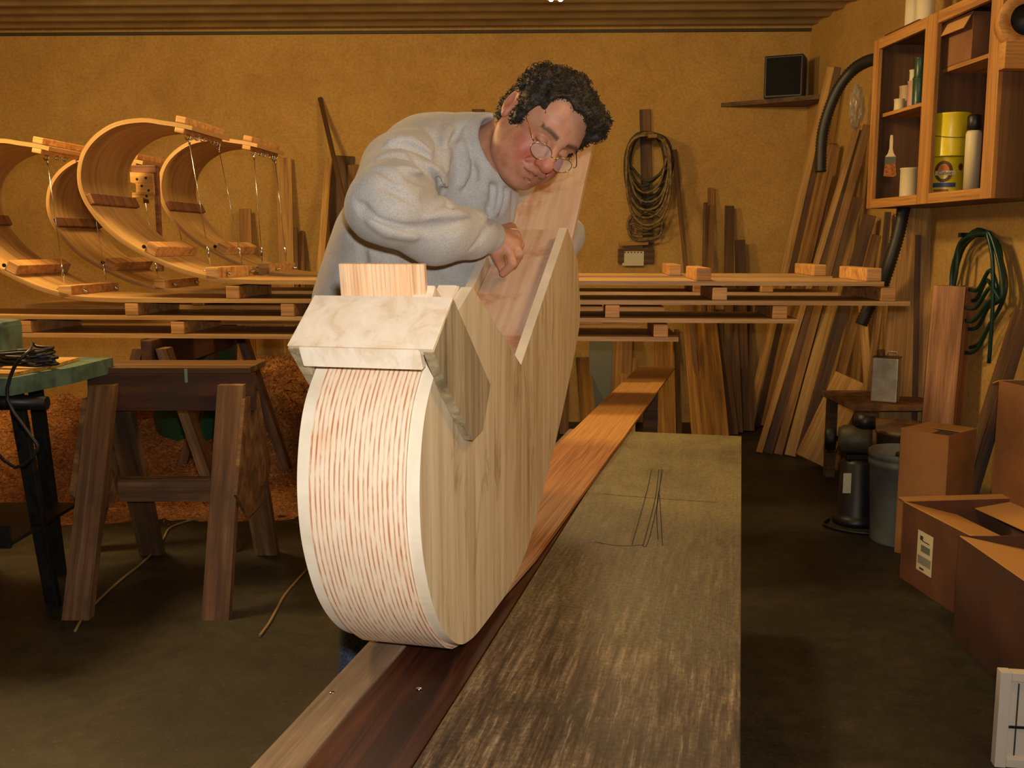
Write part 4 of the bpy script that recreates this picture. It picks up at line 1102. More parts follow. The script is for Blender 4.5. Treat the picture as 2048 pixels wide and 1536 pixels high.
te = text_on(t, 'Cabot', Mt_, 0.024, M_INK)
for v_ in te.data.vertices:                  # bend the word round the tin
    a_ = v_.co.x / r; rr_ = r + 0.0022 + v_.co.z; v_.co.x = math.sin(a_) * rr_; v_.co.z = math.cos(a_) * rr_ - (r + 0.0022)
# small tins on the left shelf
xl_ = lambda u: xs_at(u, 0.2)
can('tan tin at the back of the left cabinet shelf', xl_(1798), 0.175, zsL, 0.036, 0.125, M_TANL)
can('small pale tin at the front of the left shelf', xl_(1806), 0.232, zsL, 0.025, 0.055, M_CREAM)
can('pink-striped round tin in the middle of the left shelf', xl_(1818), 0.19, zsL, 0.031, 0.132, plain('pinkish_label', 'b98f7e', 0.5))
can('little cream jar on top of the stacked tins', xl_(1815), 0.19, zsL + 0.1325, 0.019, 0.055, M_CREAM)
can('dark green tin beside the stacked tins', xl_(1831), 0.20, zsL, 0.030, 0.135, M_GRN)
can('green and silver tin topmost beside the little cream jar', xl_(1831), 0.20, zsL + 0.1355, 0.026, 0.095, M_GRN)
can('cream tin standing left behind the middle post', xl_(1822), 0.20, 0.0185, 0.045, 0.17, M_CREAM)
can('tall dark green tin behind the cardboard box upper right', xm1 + 0.055, 0.13, zsR, 0.035, 0.20, M_GRN)
# white bottle standing at the right of the yellow tins
q = CC(xs_at(1946, 0.2), 0.20, 0.0185); t = thing('tall_bottle', 'tall off-white container standing right of the yellow tins', 'bottle', q)
MB().lathe([(0, 0.0005), (0.032, 0.0005), (0.033, 0.03), (0, 0.03)], 24, Matrix.Translation(q)).put('base', M_BLACK, t)
MB().lathe([(0.0, 0.0305), (0.032, 0.0305), (0.033, 0.27), (0.028, 0.285), (0, 0.285)], 24, Matrix.Translation(q)).put('body', M_CREAM, t)
MB().lathe([(0.022, 0.2855), (0.03, 0.29), (0.03, 0.345), (0.024, 0.352), (0, 0.352)], 24, Matrix.Translation(q)).put('cap', M_BLACK, t)
# paint brush hanging inside, left bay
bx, bz = xs_at(1781, 0.24, 320), 0.0
q = CC(0, 0, 0)
Mbr = TM(bx, 0.24, PRW(1786, 320, 0.24).z - czb)
brt = thing('paint_brush', 'paint brush with cream handle and orange bristles hanging in the cabinet', 'brush', (Mbr @ Vector((0, 0, -0.12))))
MX = Mbr @ Matrix.Rotation(R(-25), 4, 'Z')
b = MB(); b.prism([(-0.006, 0.125), (0.006, 0.125), (0.008, 0.10), (0.006, 0.06), (0.012, 0.035), (0.026, 0.018), (-0.026, 0.018), (-0.012, 0.035), (-0.006, 0.06), (-0.008, 0.10)], -0.005, 0.005, MX, bev=0.0015); b.put('handle', plain('cream_handle', 'd2c08c', 0.4), brt)
b = MB(); b.prism([(-0.0265, 0.0175), (0.0265, 0.0175), (0.0265, -0.018), (-0.0265, -0.018)], -0.007, 0.007, MX); b.put('ferrule', plain('tarnished_ferrule', '55503c', 0.35, 0.8), brt)
b = MB(); b.prism([(-0.026, -0.0185), (0.026, -0.0185), (0.032, -0.075), (0.018, -0.083), (-0.03, -0.078)], -0.006, 0.006, MX); b.put('bristles', plain('orange_bristles', 'a8642a', 0.8, 0, '6a3a18', 90), brt)
# carton leaning in the upper right bay
M_CARD = plain('cardboard', 'a3713e', 0.75, 0.0, '8c5f33', 5); M_CARDB = plain('brown_cardboard', '8a5e38', 0.8, 0.0, '765030', 5); M_CARDI = plain('cardboard_inside', 'c39355', 0.75)  # M_CARDB: cardboard in a deeper brown
def carton(label, M, sx, sy, sz, flaps=(), mat=None, th=0.004, name='cardboard_box', parent=None):
    """open box, origin at the middle of its foot; flaps: (side, angle, length)"""
    mat = mat or M_CARD
    q = M.translation
    t = thing(name, label, 'box', q, M.to_euler().z) if parent is None else parent
    b = MB()
    b.box((0, 0, th / 2), (sx, sy, th)); 
    obj('bottom', b.me(), mat, t, M)
    for (cx_, cy_, lx, ly) in ((0, -sy / 2 + th / 2, sx, th), (0, sy / 2 - th / 2, sx, th), (-sx / 2 + th / 2, 0, th, sy - 2 * th), (sx / 2 - th / 2, 0, th, sy - 2 * th)):
        b = MB(); b.box((cx_, cy_, th + (sz - th) / 2 + 0.0005), (lx, ly, sz - th - 0.001)); obj('side', b.me(), mat, t, M)
    for (sd, ang, ln) in flaps:
        a_ = R(ang)
        if sd in 'LR':
            sg = -1 if sd == 'L' else 1; F = M @ Matrix.Translation((sg * sx / 2, 0, sz + 0.001)) @ Matrix.Rotation(sg * a_, 4, 'Y'); L_, W_2 = ln, sy * 0.98
            b = MB(); b.box((sg * L_ / 2, 0, 0.0), (L_, W_2, th * 0.8)); obj('flap', b.me(), M_CARDI, t, F)
        else:
            sg = -1 if sd == 'F' else 1; F = M @ Matrix.Translation((0, sg * sy / 2, sz + 0.001)) @ Matrix.Rotation(-sg * a_, 4, 'X'); L_, W_2 = ln, sx * 0.98
            b = MB(); b.box((0, sg * L_ / 2, 0.0), (W_2, L_, th * 0.8)); obj('flap', b.me(), M_CARDI, t, F)
    return t
Mk = TM(xs_at(1945, 0.155, 120) , 0.155, zsR + 0.0008) @ Matrix.Rotation(R(6), 4, 'Z')
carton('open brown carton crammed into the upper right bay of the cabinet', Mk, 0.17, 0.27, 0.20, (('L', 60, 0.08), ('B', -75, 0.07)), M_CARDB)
# rolls standing on top of the cabinet
for k, (u, lab) in enumerate(((1828, 'white cardboard-cored roll on top of the cabinet, left one'), (1850, 'white roll on top of the cabinet, right one'))):
    q = CC(xs_at(u, 0.2, 40), 0.20, CH + 0.019)
    MB_ = MB().lathe([(0.018, 0), (0.042, 0), (0.043, 0.003), (0.043, 0.2), (0.018, 0.2), (0.018, 0)], 28, Matrix.Translation(q))
    tag(MB_.put('paper_roll', plain('white_paper', 'd8ccae', 0.7)), lab, 'roll')
tag(cb('board', xs_at(1800, 0.2, 50), xs_at(1868, 0.2, 50), 0.10, 0.275, CH + 0.0008, CH + 0.018, M_BROWN, None), 'thin board lying on top of the cabinet under the white rolls', 'board')
# round wooden ring on a bracket beyond the cabinet's near end
q = P(2052, 42, 3.95)
rg = thing('wooden_ring', 'thick round wooden ring with dark centre at the top right edge', 'ring', (q.x, q.y, q.z - 0.1))
MR = Matrix.Translation(q) @ Matrix.Rotation(R(90), 4, 'X') @ Matrix.Rotation(R(-15), 4, 'Y')
MB().lathe([(0.062, -0.045), (0.10, -0.045), (0.105, -0.04), (0.105, 0.04), (0.10, 0.045), (0.062, 0.045), (0.062, -0.045)], 40, MR).put('ring', M_CAB, rg)
MB().lathe([(0, -0.02), (0.0615, -0.02), (0.0615, 0.02), (0, 0.02)], 32, MR).put('hole_shade', M_IRON, rg)  # dark disc standing in for the shade inside the ring's hole
a = P(2004, 112, 3.93); b_ = Vector((right_at(3.93) - 0.004, 3.93, a.z - 0.004))
tag(plank('bracket', a, b_, 0.10, 0.05, M_CAB, hint=(0, -1, 0)), 'short pale wooden bracket under the round ring', 'bracket')
# black flexible hose from behind the cabinet
s = NT('ribbed_black_hose', 0.5); tc = s.n('ShaderNodeTexCoord'); s.color(hexc('23231e')); M_FLEX = s.m
def flex(label, pts, r, step=0.017):
    pts = catmull(pts, 14); out = []; rad = []; acc = 0; nxt = 0; k = 0
    for a, c_ in zip(pts, pts[1:]):
        d = (c_ - a).length
        while nxt <= acc + d:
            out.append(a + (c_ - a) * ((nxt - acc) / d)); rad.append(r * (1.0 if k % 2 else 0.84)); nxt += step / 2; k += 1
        acc += d
    return tag(MB().tube(out, rad, 14).put('vacuum_hose', M_FLEX), label, 'hose')
flex('ribbed black dust hose arching down from behind the cabinet', [P(1760, 118, 5.42), P(1736, 122, 5.5), P(1706, 140, 5.6), P(1678, 175, 5.65), P(1657, 222, 5.68), P(1644, 275, 5.7), P(1641, 345, 5.7)], 0.033)
flex('black dust hose hanging below the cabinet corner', [Vector((P(1808, 412, 5.12).x, 5.12, czb - 0.001)), P(1806, 424, 5.11), P(1796, 470, 5.10), P(1778, 530, 5.10), P(1762, 575, 5.14), P(1740, 610, 5.18), P(1722, 650, 5.2)], 0.034)
# clear plastic bag hanging at the cabinet's far side
s = NT('clear_plastic', 0.25); s.color(hexc('cfc7ac')); s.b.inputs['Transmission Weight'].default_value = 0.55; s.b.inputs['Alpha'].default_value = 0.75; M_CLR = s.m
q = PRW(1724, 215, 0.1)
b = MB(); bm = b.bm; r_ = bmesh.ops.create_icosphere(bm, subdivisions=4, radius=1.0)
for v_ in bm.verts:
    n_ = mnoise.noise(v_.co * 2.6) * 0.3 + mnoise.noise(v_.co * 6) * 0.12
    v_.co = Vector((v_.co.x * 0.04, v_.co.y * 0.03, v_.co.z * 0.12)) * (1 + n_); v_.co.z -= max(0, v_.co.z) * 0.0; v_.co += Vector((q.x - 0.03, q.y, q.z))
tag(b.put('plastic_bag', M_CLR), 'crumpled clear plastic bag hanging on the wall under the hose arch', 'bag')
# ================================================================== green hose on the right wall
M_GH = plain('green_hose', '0c332b', 0.35)
def rw(u, v_, o_): return PRW(u, v_, o_)
gp = []; rnd = random.Random(5)
for k in range(7):
    o_ = 0.03 + 0.012 * k; j = lambda s_: rnd.uniform(-s_, s_)
    bot = [690, 600, 655, 700, 580, 640, 615][k]
    gp += [rw(1958 + j(4), 462 + j(5), o_), rw(1925 + j(5), 490 + j(5), o_), rw(1908 + j(5), 545 + j(5), o_), rw(1905 + j(6), 600, o_), rw(1920 + j(4), bot - 5, o_), rw(1950 + j(5), bot, o_), rw(1978 + j(4), bot - 40 , o_), rw(2003 + j(5), 600 + j(5), o_), rw(2006 + j(5), 540 + j(4), o_), rw(1990 + j(5), 480 + j(5), o_)]
gp += [rw(1975, 466, 0.11), rw(1985, 520, 0.11), rw(1985, 620, 0.10), rw(1978, 726, 0.09)]
tag(MB().tube(catmull(gp, 5), 0.009, 8).put('green_hose', M_GH), 'coiled dark green hose hanging on the right wall', 'hose coil')
q = rw(1966, 468, 0.0); tag(MB().box((q.x - 0.055, q.y, q.z - 0.004), (0.11, 0.025, 0.02), bev=0.003).put('wall_hook', M_IRON), 'short dark hook holding the green hose', 'hook')

# ================================================================== low bench with tin, machines and bucket
M_DUSTY = plain('dusty_wood', '8e6a3e', 0.85, 0, '5a4024', 12, bump=0.4)
z_b = 0.47
lb = thing('low_bench', 'low dusty wooden bench along the right wall holding the metal can', 'bench', (1.90, 5.1, 0))
MB().box((1.90, 5.12, z_b - 0.015), (0.44, 0.52, 0.03), bev=0.004).put('top', M_DUSTY, lb)
for x in (1.73, 2.08):
    for y in (4.90, 5.34): MB().box((x, y, (z_b - 0.031) / 2), (0.05, 0.05, z_b - 0.031), bev=0.003).put('leg', M_BROWN, lb)
q = P(1773, 800, 4.96)
s = NT('can_metal', 0.4, 0.6); v = s.coord((1, 1, 1)); g = s.noise(v, 12, 4, 0.6); s.color(s.ramp(g, [(0.35, hexc('b0a68a')), (0.65, hexc('d8d2bc'))])); M_CANM = s.m
tc_ = thing('solvent_can', 'shiny rectangular metal solvent can standing on the low bench', 'can', (q.x, 4.98, z_b), R(-22))
Mq = Matrix.Translation((q.x, 4.98, z_b + 0.001)) @ Matrix.Rotation(R(-32), 4, 'Z')
b = MB(); b.box((0, 0, 0.112), (0.125, 0.085, 0.222), bev=0.006); obj('body', b.me(), M_CANM, tc_, Mq)
b = MB(); b.box((0, 0, 0.2255), (0.129, 0.089, 0.004), bev=0.001); obj('rim', b.me(), M_BRNL, tc_, Mq)
b = MB(); b.lathe([(0, 0.2595), (0.018, 0.2595), (0.019, 0.23), (0.019, 0.228), (0, 0.228)], 20, Matrix.Translation((-0.03, 0, 0))); obj('cap', b.me(), M_BRNL, tc_, Mq)
obj('handle', MB().tube([(0.0, 0, 0.228), (0.005, 0, 0.252), (0.045, 0, 0.252), (0.05, 0, 0.228)], 0.004, 6).me(), M_CANM, tc_, Mq)
# dusty motor hanging below the bench edge
q = P(1795, 862, 4.74)
mo = thing('dusty_motor', 'dusty brown electric motor with a blue glint coloured on its end beside the low bench', 'motor', (q.x, 4.74, 0))
MX = Matrix.Translation((q.x, 4.74, 0.34)) @ Matrix.Rotation(R(90), 4, 'Y') @ Matrix.Rotation(R(25), 4, 'X')
b = MB(); b.lathe([(0, -0.12), (0.05, -0.12), (0.078, -0.10), (0.082, -0.05), (0.082, 0.05), (0.078, 0.10), (0.05, 0.12), (0, 0.12)], 28, MX); b.put('housing', M_DUSTY, mo)
b = MB(); b.lathe([(0, -0.145), (0.028, -0.145), (0.03, -0.121), (0, -0.121)], 20, MX); b.put('end_cap', M_IRON, mo)
b = MB(); b.lathe([(0, 0.121), (0.028, 0.121), (0.026, 0.15), (0, 0.152)], 20, MX); b.put('end_cap', plain('blue_glint', '1f5f86', 0.25), mo)  # blue glint on the motor, put into this end's colour
for dx in (-0.07, 0.07): MB().box((q.x + dx, 4.74, 0.133), (0.03, 0.11, 0.266), bev=0.004).put('foot', M_IRON, mo)
MB().box((q.x, 4.74, 0.2455), (0.20, 0.10, 0.014), bev=0.002).put('base_plate', M_IRON, mo)
# black grinder standing in front
q = P(1708, 905, 4.42)
gr_ = thing('bench_grinder', 'black upright machine with a round wheel beside the grey bucket', 'machine', (q.x + 0.02, 4.42, 0))
gx = q.x + 0.02
MB().lathe([(0, 0), (0.10, 0), (0.105, 0.02), (0.092, 0.035), (0.080, 0.05), (0.075, 0.28), (0.05, 0.30), (0, 0.30)], 32, Matrix.Translation((gx, 4.42, 0.001))).put('pedestal', M_BLACK, gr_)
MX = Matrix.Translation((gx - 0.02, 4.42, 0.385)) @ Matrix.Rotation(R(90), 4, 'Y') @ Matrix.Rotation(R(20), 4, 'X')
MB().lathe([(0, -0.07), (0.05, -0.07), (0.064, -0.05), (0.064, 0.06), (0.05, 0.075), (0, 0.075)], 28, MX).put('motor', plain('olive_casting', '4a4434', 0.55, 0.2, '2c291f', 12), gr_)
MB().lathe([(0, -0.125), (0.052, -0.125), (0.056, -0.115), (0.056, -0.09), (0.052, -0.08), (0.012, -0.08), (0.012, -0.0705), (0, -0.0705)], 28, MX).put('wheel', M_IRON, gr_)
MB().box((gx - 0.015, 4.42, 0.311), (0.09, 0.08, 0.02), bev=0.002).put('neck', M_BLACK, gr_)
MB().tube([(gx + 0.02, 4.42, 0.44), (gx + 0.025, 4.42, 0.50)], [0.05, 0.042], 20).put('top_cover', M_BLACK, gr_)
b = MB(); b.box((gx - 0.068, 4.352, 0.20), (0.035, 0.003, 0.09)); b.put('label_plate', M_PAPER, gr_)
for w_, lab in ((0, 1),): pass
tag(MB().tube(catmull([(gx - 0.11, 4.45, 0.008), (gx - 0.16, 4.36, 0.008), (gx - 0.10, 4.26, 0.008), (gx + 0.02, 4.22, 0.008), (gx + 0.13, 4.26, 0.008)], 8), 0.007, 8).put('cable', M_BLACK), 'black cable curled on the floor around the upright machine', 'cable')
# pails
M_PAIL = plain('grey_pail', '6f746c', 0.45, 0.0, '5f645c', 10)
q = P(1812, 1100, 3.92)
pl_ = thing('bucket', 'grey plastic pail full of scraps beside the labelled box', 'bucket', (1.58, 4.14, 0))
px_ = P(1812, 1000, 4.12).x
MP = Matrix.Translation((px_, 4.14, 0.001))
MB().lathe([(0, 0), (0.130, 0), (0.132, 0.01), (0.146, 0.33), (0.152, 0.332), (0.152, 0.352), (0.148, 0.354), (0.148, 0.364), (0.155, 0.366), (0.155, 0.388), (0.150, 0.392), (0.143, 0.388), (0.128, 0.008), (0, 0.008)], 48, MP).put('pail', M_PAIL, pl_)
for k in range(9):
    rnd = random.Random(k + 40); a_ = rnd.uniform(0, 6.28); rr_ = rnd.uniform(0, 0.075)
    c0 = Vector((px_ + rr_ * math.cos(a_), 4.14 + rr_ * math.sin(a_), 0.30 + 0.007 * k)); d_ = Vector((rnd.uniform(-1, 1), rnd.uniform(-1, 1), rnd.uniform(0.1, .5))).normalized() * 0.05
    tag(plank('wood_scrap', c0 - d_, c0 + d_, 0.035, 0.015, (M_PINE, M_BROWN, M_PINE_D)[k % 3], hint=(0, 0, 1)), 'wood offcut among the scraps filling the grey pail', 'offcut', 'scraps in the grey pail')
MB().lathe([(0, 0.275), (0.137, 0.275), (0.137, 0.28), (0, 0.29)], 32, MP).put('contents', M_DUSTY, pl_)
q = P(1800, 880, 4.48)
tag(MB().lathe([(0, 0), (0.12, 0), (0.14, 0.40), (0.146, 0.402), (0.146, 0.418), (0, 0.421)], 36, Matrix.Translation((q.x + 0.04, 4.48, 0.001))).put('lidded_pail', plain('brown_pail', '5d4630', 0.5)), 'brown lidded pail behind the grey pail of scraps', 'bucket')
# tall box
def Mbox(x, y, rot, z=0.001): return Matrix.Translation((x, y, z)) @ Matrix.Rotation(R(rot), 4, 'Z')
cN = P(1902, 850, 3.80)
Mb1 = Mbox(cN.x + 0.030, 3.975, 40)
carton('tall cardboard box with its corner towards us, behind the labelled box', Mb1, 0.23, 0.20, 0.515, (('B', 170, 0.09), ('R', 176, 0.09)), M_CARD)
Mb2 = Mbox(P(2105, 880, 3.75).x, 3.70, 6)
q = P(1996, 778, 3.6)
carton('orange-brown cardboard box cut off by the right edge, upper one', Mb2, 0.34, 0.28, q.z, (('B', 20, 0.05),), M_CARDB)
# labelled box and the bigger one in front
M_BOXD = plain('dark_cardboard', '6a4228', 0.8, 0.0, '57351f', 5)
a3 = PZ(1799, 1155); c3 = PZ(1898, 1221)
yaw3 = math.degrees(math.atan2((c3 - a3).x, -(c3 - a3).y))
dir3 = (c3 - a3).normalized(); L3 = (c3 - a3).length + 0.06
ctr = (a3 + c3) / 2 + Vector((-dir3.y, dir3.x, 0)) * 0.0
nr3 = Vector((-dir3.y, dir3.x, 0)); nr3 = nr3 if nr3.x > 0 else -nr3
L3 = 0.46; c_ = a3 + dir3 * L3 / 2 + nr3 * 0.26
Mb3 = Matrix.Translation((c_.x, c_.y, 0.001)) @ Matrix.Rotation(math.atan2(dir3.x, -dir3.y), 4, 'Z')
h3 = P(1804, 1004, a3.y).z
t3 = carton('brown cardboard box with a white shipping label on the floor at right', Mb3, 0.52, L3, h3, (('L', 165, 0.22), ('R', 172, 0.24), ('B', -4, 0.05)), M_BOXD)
# white shipping label on its left face
for (du, dz_, w_, h_, mat, nm, k) in ((0.045, 0.0, 0.105, 0.165, M_PAPER, 'shipping_label', 0), (0.02, 0.055, 0.02, 0.018, M_INK, 'print', 1), (0.05, 0.045, 0.05, 0.004, M_INK, 'print', 1), (0.05, 0.015, 0.062, 0.028, plain('grey_print', '6c6f6a', 0.6), 'barcode', 1), (0.045, -0.035, 0.09, 0.035, plain('dim_print', '85877f', 0.6), 'print', 1), (0.03, -0.07, 0.03, 0.008, M_INK, 'print', 1)):
    b = MB(); b.box((-0.26 - 0.0008 - 0.0005 * k, 0.105 - du, h3 / 2 + 0.0 + dz_ * 0.9), (0.0008, w_, h_ * 0.9)); obj(nm, b.me(), mat, t3, Mb3)
a4 = PZ(1905, 1278); c4 = PZ(1997, 1366); dir4 = (c4 - a4).normalized(); nr4 = Vector((-dir4.y, dir4.x, 0)); nr4 = nr4 if nr4.x > 0 else -nr4
L4 = 0.62; c_ = a4 + dir4 * L4 / 2 + nr4 * 0.32
Mb4 = Matrix.Translation((c_.x, c_.y, 0.001)) @ Matrix.Rotation(math.atan2(dir4.x, -dir4.y), 4, 'Z')
h4 = P(1908, 1072, a4.y).z
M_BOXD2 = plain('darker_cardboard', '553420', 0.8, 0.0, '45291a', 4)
carton('large dark brown box with pale open flaps, nearest at the right edge', Mb4, 0.64, L4, h4, (('L', 168, 0.27), ('R', 172, 0.30)), M_BOXD2)
# white framed box at the bottom right corner
M_WHT = plain('white_laminate', 'c9bfae', 0.5)
q = P(1998, 1340, 2.28)
x0 = q.x; y0 = 2.28; zt2 = q.z
wb = thing('white_panel', 'white framed panel standing on the floor at the bottom right corner', 'panel', (x0 + 0.2, y0, 0))
MW = Matrix.Translation((x0, y0, 0.001)) @ Matrix.Rotation(R(-8), 4, 'Z')
for nm, c_, sz_, mt_, bv in (('panel', (0.21, 0.0, zt2 / 2), (0.38, 0.010, zt2 - 0.02), M_WHT, 0), ('frame_post', (0.013, 0, zt2 / 2), (0.026, 0.03, zt2), M_WHT, 0.002), ('frame_post', (0.407, 0, zt2 / 2), (0.026, 0.03, zt2), M_WHT, 0.002),
        ('frame_rail', (0.21, 0, zt2 - 0.012), (0.367, 0.028, 0.022), M_WHT, 0.002), ('frame_rail', (0.21, 0, 0.012), (0.367, 0.028, 0.022), M_WHT, 0.002), ('seam', (0.21, -0.0065, zt2 * 0.42), (0.366, 0.003, 0.006), M_BLACK, 0), ('seam', (0.045, -0.0065, zt2 * 0.5), (0.003, 0.003, zt2 - 0.06), M_INK, 0)):
    b = MB(); b.box(c_, sz_, bev=bv); obj(nm, b.me(), mt_, wb, MW)
# ================================================================== sculpting by distance fields
def v3(p): return np.array([p[0], p[1], p[2]], dtype=np.float32)
def s_min(a, b_, k):
    h = np.clip(0.5 + 0.5 * (b_ - a) / k, 0, 1); return b_ + (a - b_) * h - k * h * (1 - h)
def s_max(a, b_, k): return -s_min(-a, -b_, k)
def cap(p, a, b_, ra, rb):
    a = v3(a); b_ = v3(b_); d = b_ - a; L2 = float(d @ d) + 1e-12
    t_ = np.clip(((p - a) @ d) / L2, 0, 1)
    q = p - a - t_[:, None] * d
    return np.sqrt((q * q).sum(1)) - (ra + (rb - ra) * t_)
def ell(p, c_, r, Rm=None):
    q = p - v3(c_)
    if Rm is not None: q = q @ Rm
    r = np.array(r, dtype=np.float32)
    k0 = np.sqrt(((q / r) ** 2).sum(1)); k1 = np.sqrt(((q / (r * r)) ** 2).sum(1)) + 1e-9
    return k0 * (k0 - 1) / k1
def sculpt(name, f, lo, hi, h, S=8, slack=0.012):
    lo = np.array(lo, dtype=np.float32); hi = np.array(hi, dtype=np.float32)
    n = np.ceil((hi - lo) / h / S).astype(int) * S + 1
    nb = (n - 1) // S
    g = np.full(tuple(n), 1.0, dtype=np.float32)
    I, J, K = np.meshgrid(*[np.arange(k) for k in nb], indexing='ij')
    cen = lo + (np.stack([I, J, K], -1).reshape(-1, 3) * S + S / 2) * h
    d = f(cen.astype(np.float32)).reshape(nb)
    rad = S * h * 0.87 + slack
    ar = np.arange(S + 1)
    # fill insides coarsely
    for (i, j, k) in np.argwhere(d <= -rad): g[i * S:(i + 1) * S + 1, j * S:(j + 1) * S + 1, k * S:(k + 1) * S + 1] = -1.0
    act = np.argwhere(np.abs(d) < rad)
    off = np.stack(np.meshgrid(ar, ar, ar, indexing='ij'), -1).reshape(-1, 3)
    for s0 in range(0, len(act), 400):
        a = act[s0:s0 + 400]
        idx = (a[:, None, :] * S + off[None]).reshape(-1, 3)
        g[idx[:, 0], idx[:, 1], idx[:, 2]] = f((lo + idx * h).astype(np.float32))
    ins = g < 0
    mixed = np.zeros(tuple(k - 1 for k in n), dtype=np.uint8)
    for dx in (0, 1):
        for dy in (0, 1):
            for dz in (0, 1): mixed += ins[dx:n[0] - 1 + dx, dy:n[1] - 1 + dy, dz:n[2] - 1 + dz]
    m = (mixed > 0) & (mixed < 8)
    cells = np.argwhere(m); vid = np.full(m.shape, -1, dtype=np.int32); vid[m] = np.arange(len(cells))
    acc = np.zeros((len(cells), 3), dtype=np.float64); cnt = np.zeros(len(cells))
    cor = [(a, b_, c_) for a in (0, 1) for b_ in (0, 1) for c_ in (0, 1)]
    for a in cor:
        for ax in range(3):
            if a[ax]: continue
            b_ = list(a); b_[ax] = 1
            ga = g[cells[:, 0] + a[0], cells[:, 1] + a[1], cells[:, 2] + a[2]]; gb = g[cells[:, 0] + b_[0], cells[:, 1] + b_[1], cells[:, 2] + b_[2]]
            x = (ga < 0) != (gb < 0); t_ = np.where(x, ga / np.where(x, ga - gb, 1), 0)
            pnt = np.array(a, dtype=np.float64)[None] + np.zeros((len(cells), 3)); pnt[:, ax] += t_
            acc[x] += pnt[x]; cnt[x] += 1
    co = lo + (cells + acc / cnt[:, None]) * h
    quads = []
    for ax in range(3):
        sl0 = [slice(1, -1)] * 3; sl1 = [slice(1, -1)] * 3
        sl0[ax] = slice(0, -1); sl1[ax] = slice(1, None)
        A_ = ins[tuple(sl0)]; B_ = ins[tuple(sl1)]
        e = np.argwhere(A_ != B_)
        sg = A_[e[:, 0], e[:, 1], e[:, 2]]
        base = e.copy(); o1, o2 = [(1, 2), (2, 0), (0, 1)][ax]
        base[:, o1] += 1; base[:, o2] += 1
        def V(d1, d2):
            q = base.copy(); q[:, o1] -= d1; q[:, o2] -= d2; return vid[q[:, 0], q[:, 1], q[:, 2]]
        q = np.stack([V(0, 0), V(1, 0), V(1, 1), V(0, 1)], 1)
        q[~sg] = q[~sg][:, ::-1]
        quads.append(q)
    q = np.concatenate(quads); q = q[(q >= 0).all(1)]
    me = bpy.data.meshes.new(name); me.vertices.add(len(co)); me.vertices.foreach_set('co', co.ravel().astype(np.float32))
    me.loops.add(len(q) * 4); me.loops.foreach_set('vertex_index', q.ravel().astype(np.int32))
    me.polygons.add(len(q)); me.polygons.foreach_set('loop_start', (np.arange(len(q)) * 4).astype(np.int32))
    me.polygons.foreach_set('use_smooth', np.ones(len(q), dtype=bool)); me.update(calc_edges=True); me.validate()
    return me, co
def tint(me, arr, nm='tint'):
    a = me.color_attributes.new(nm, 'FLOAT_COLOR', 'POINT'); a.data.foreach_set('color', np.clip(arr, 0, 1).astype(np.float32).ravel())
def wob(p, f, amp, ph=0.0):      # smooth sine lumps
    return amp * np.sin(p[:, 0] * f + 1.7 * np.sin(p[:, 2] * f * 0.43 + ph)) * np.sin(p[:, 1] * f * 0.93 + 1.3 * np.sin(p[:, 0] * f * 0.51 + ph)) * np.sin(p[:, 2] * f * 1.07 + 1.1 * np.sin(p[:, 1] * f * 0.37 + 2 * ph))

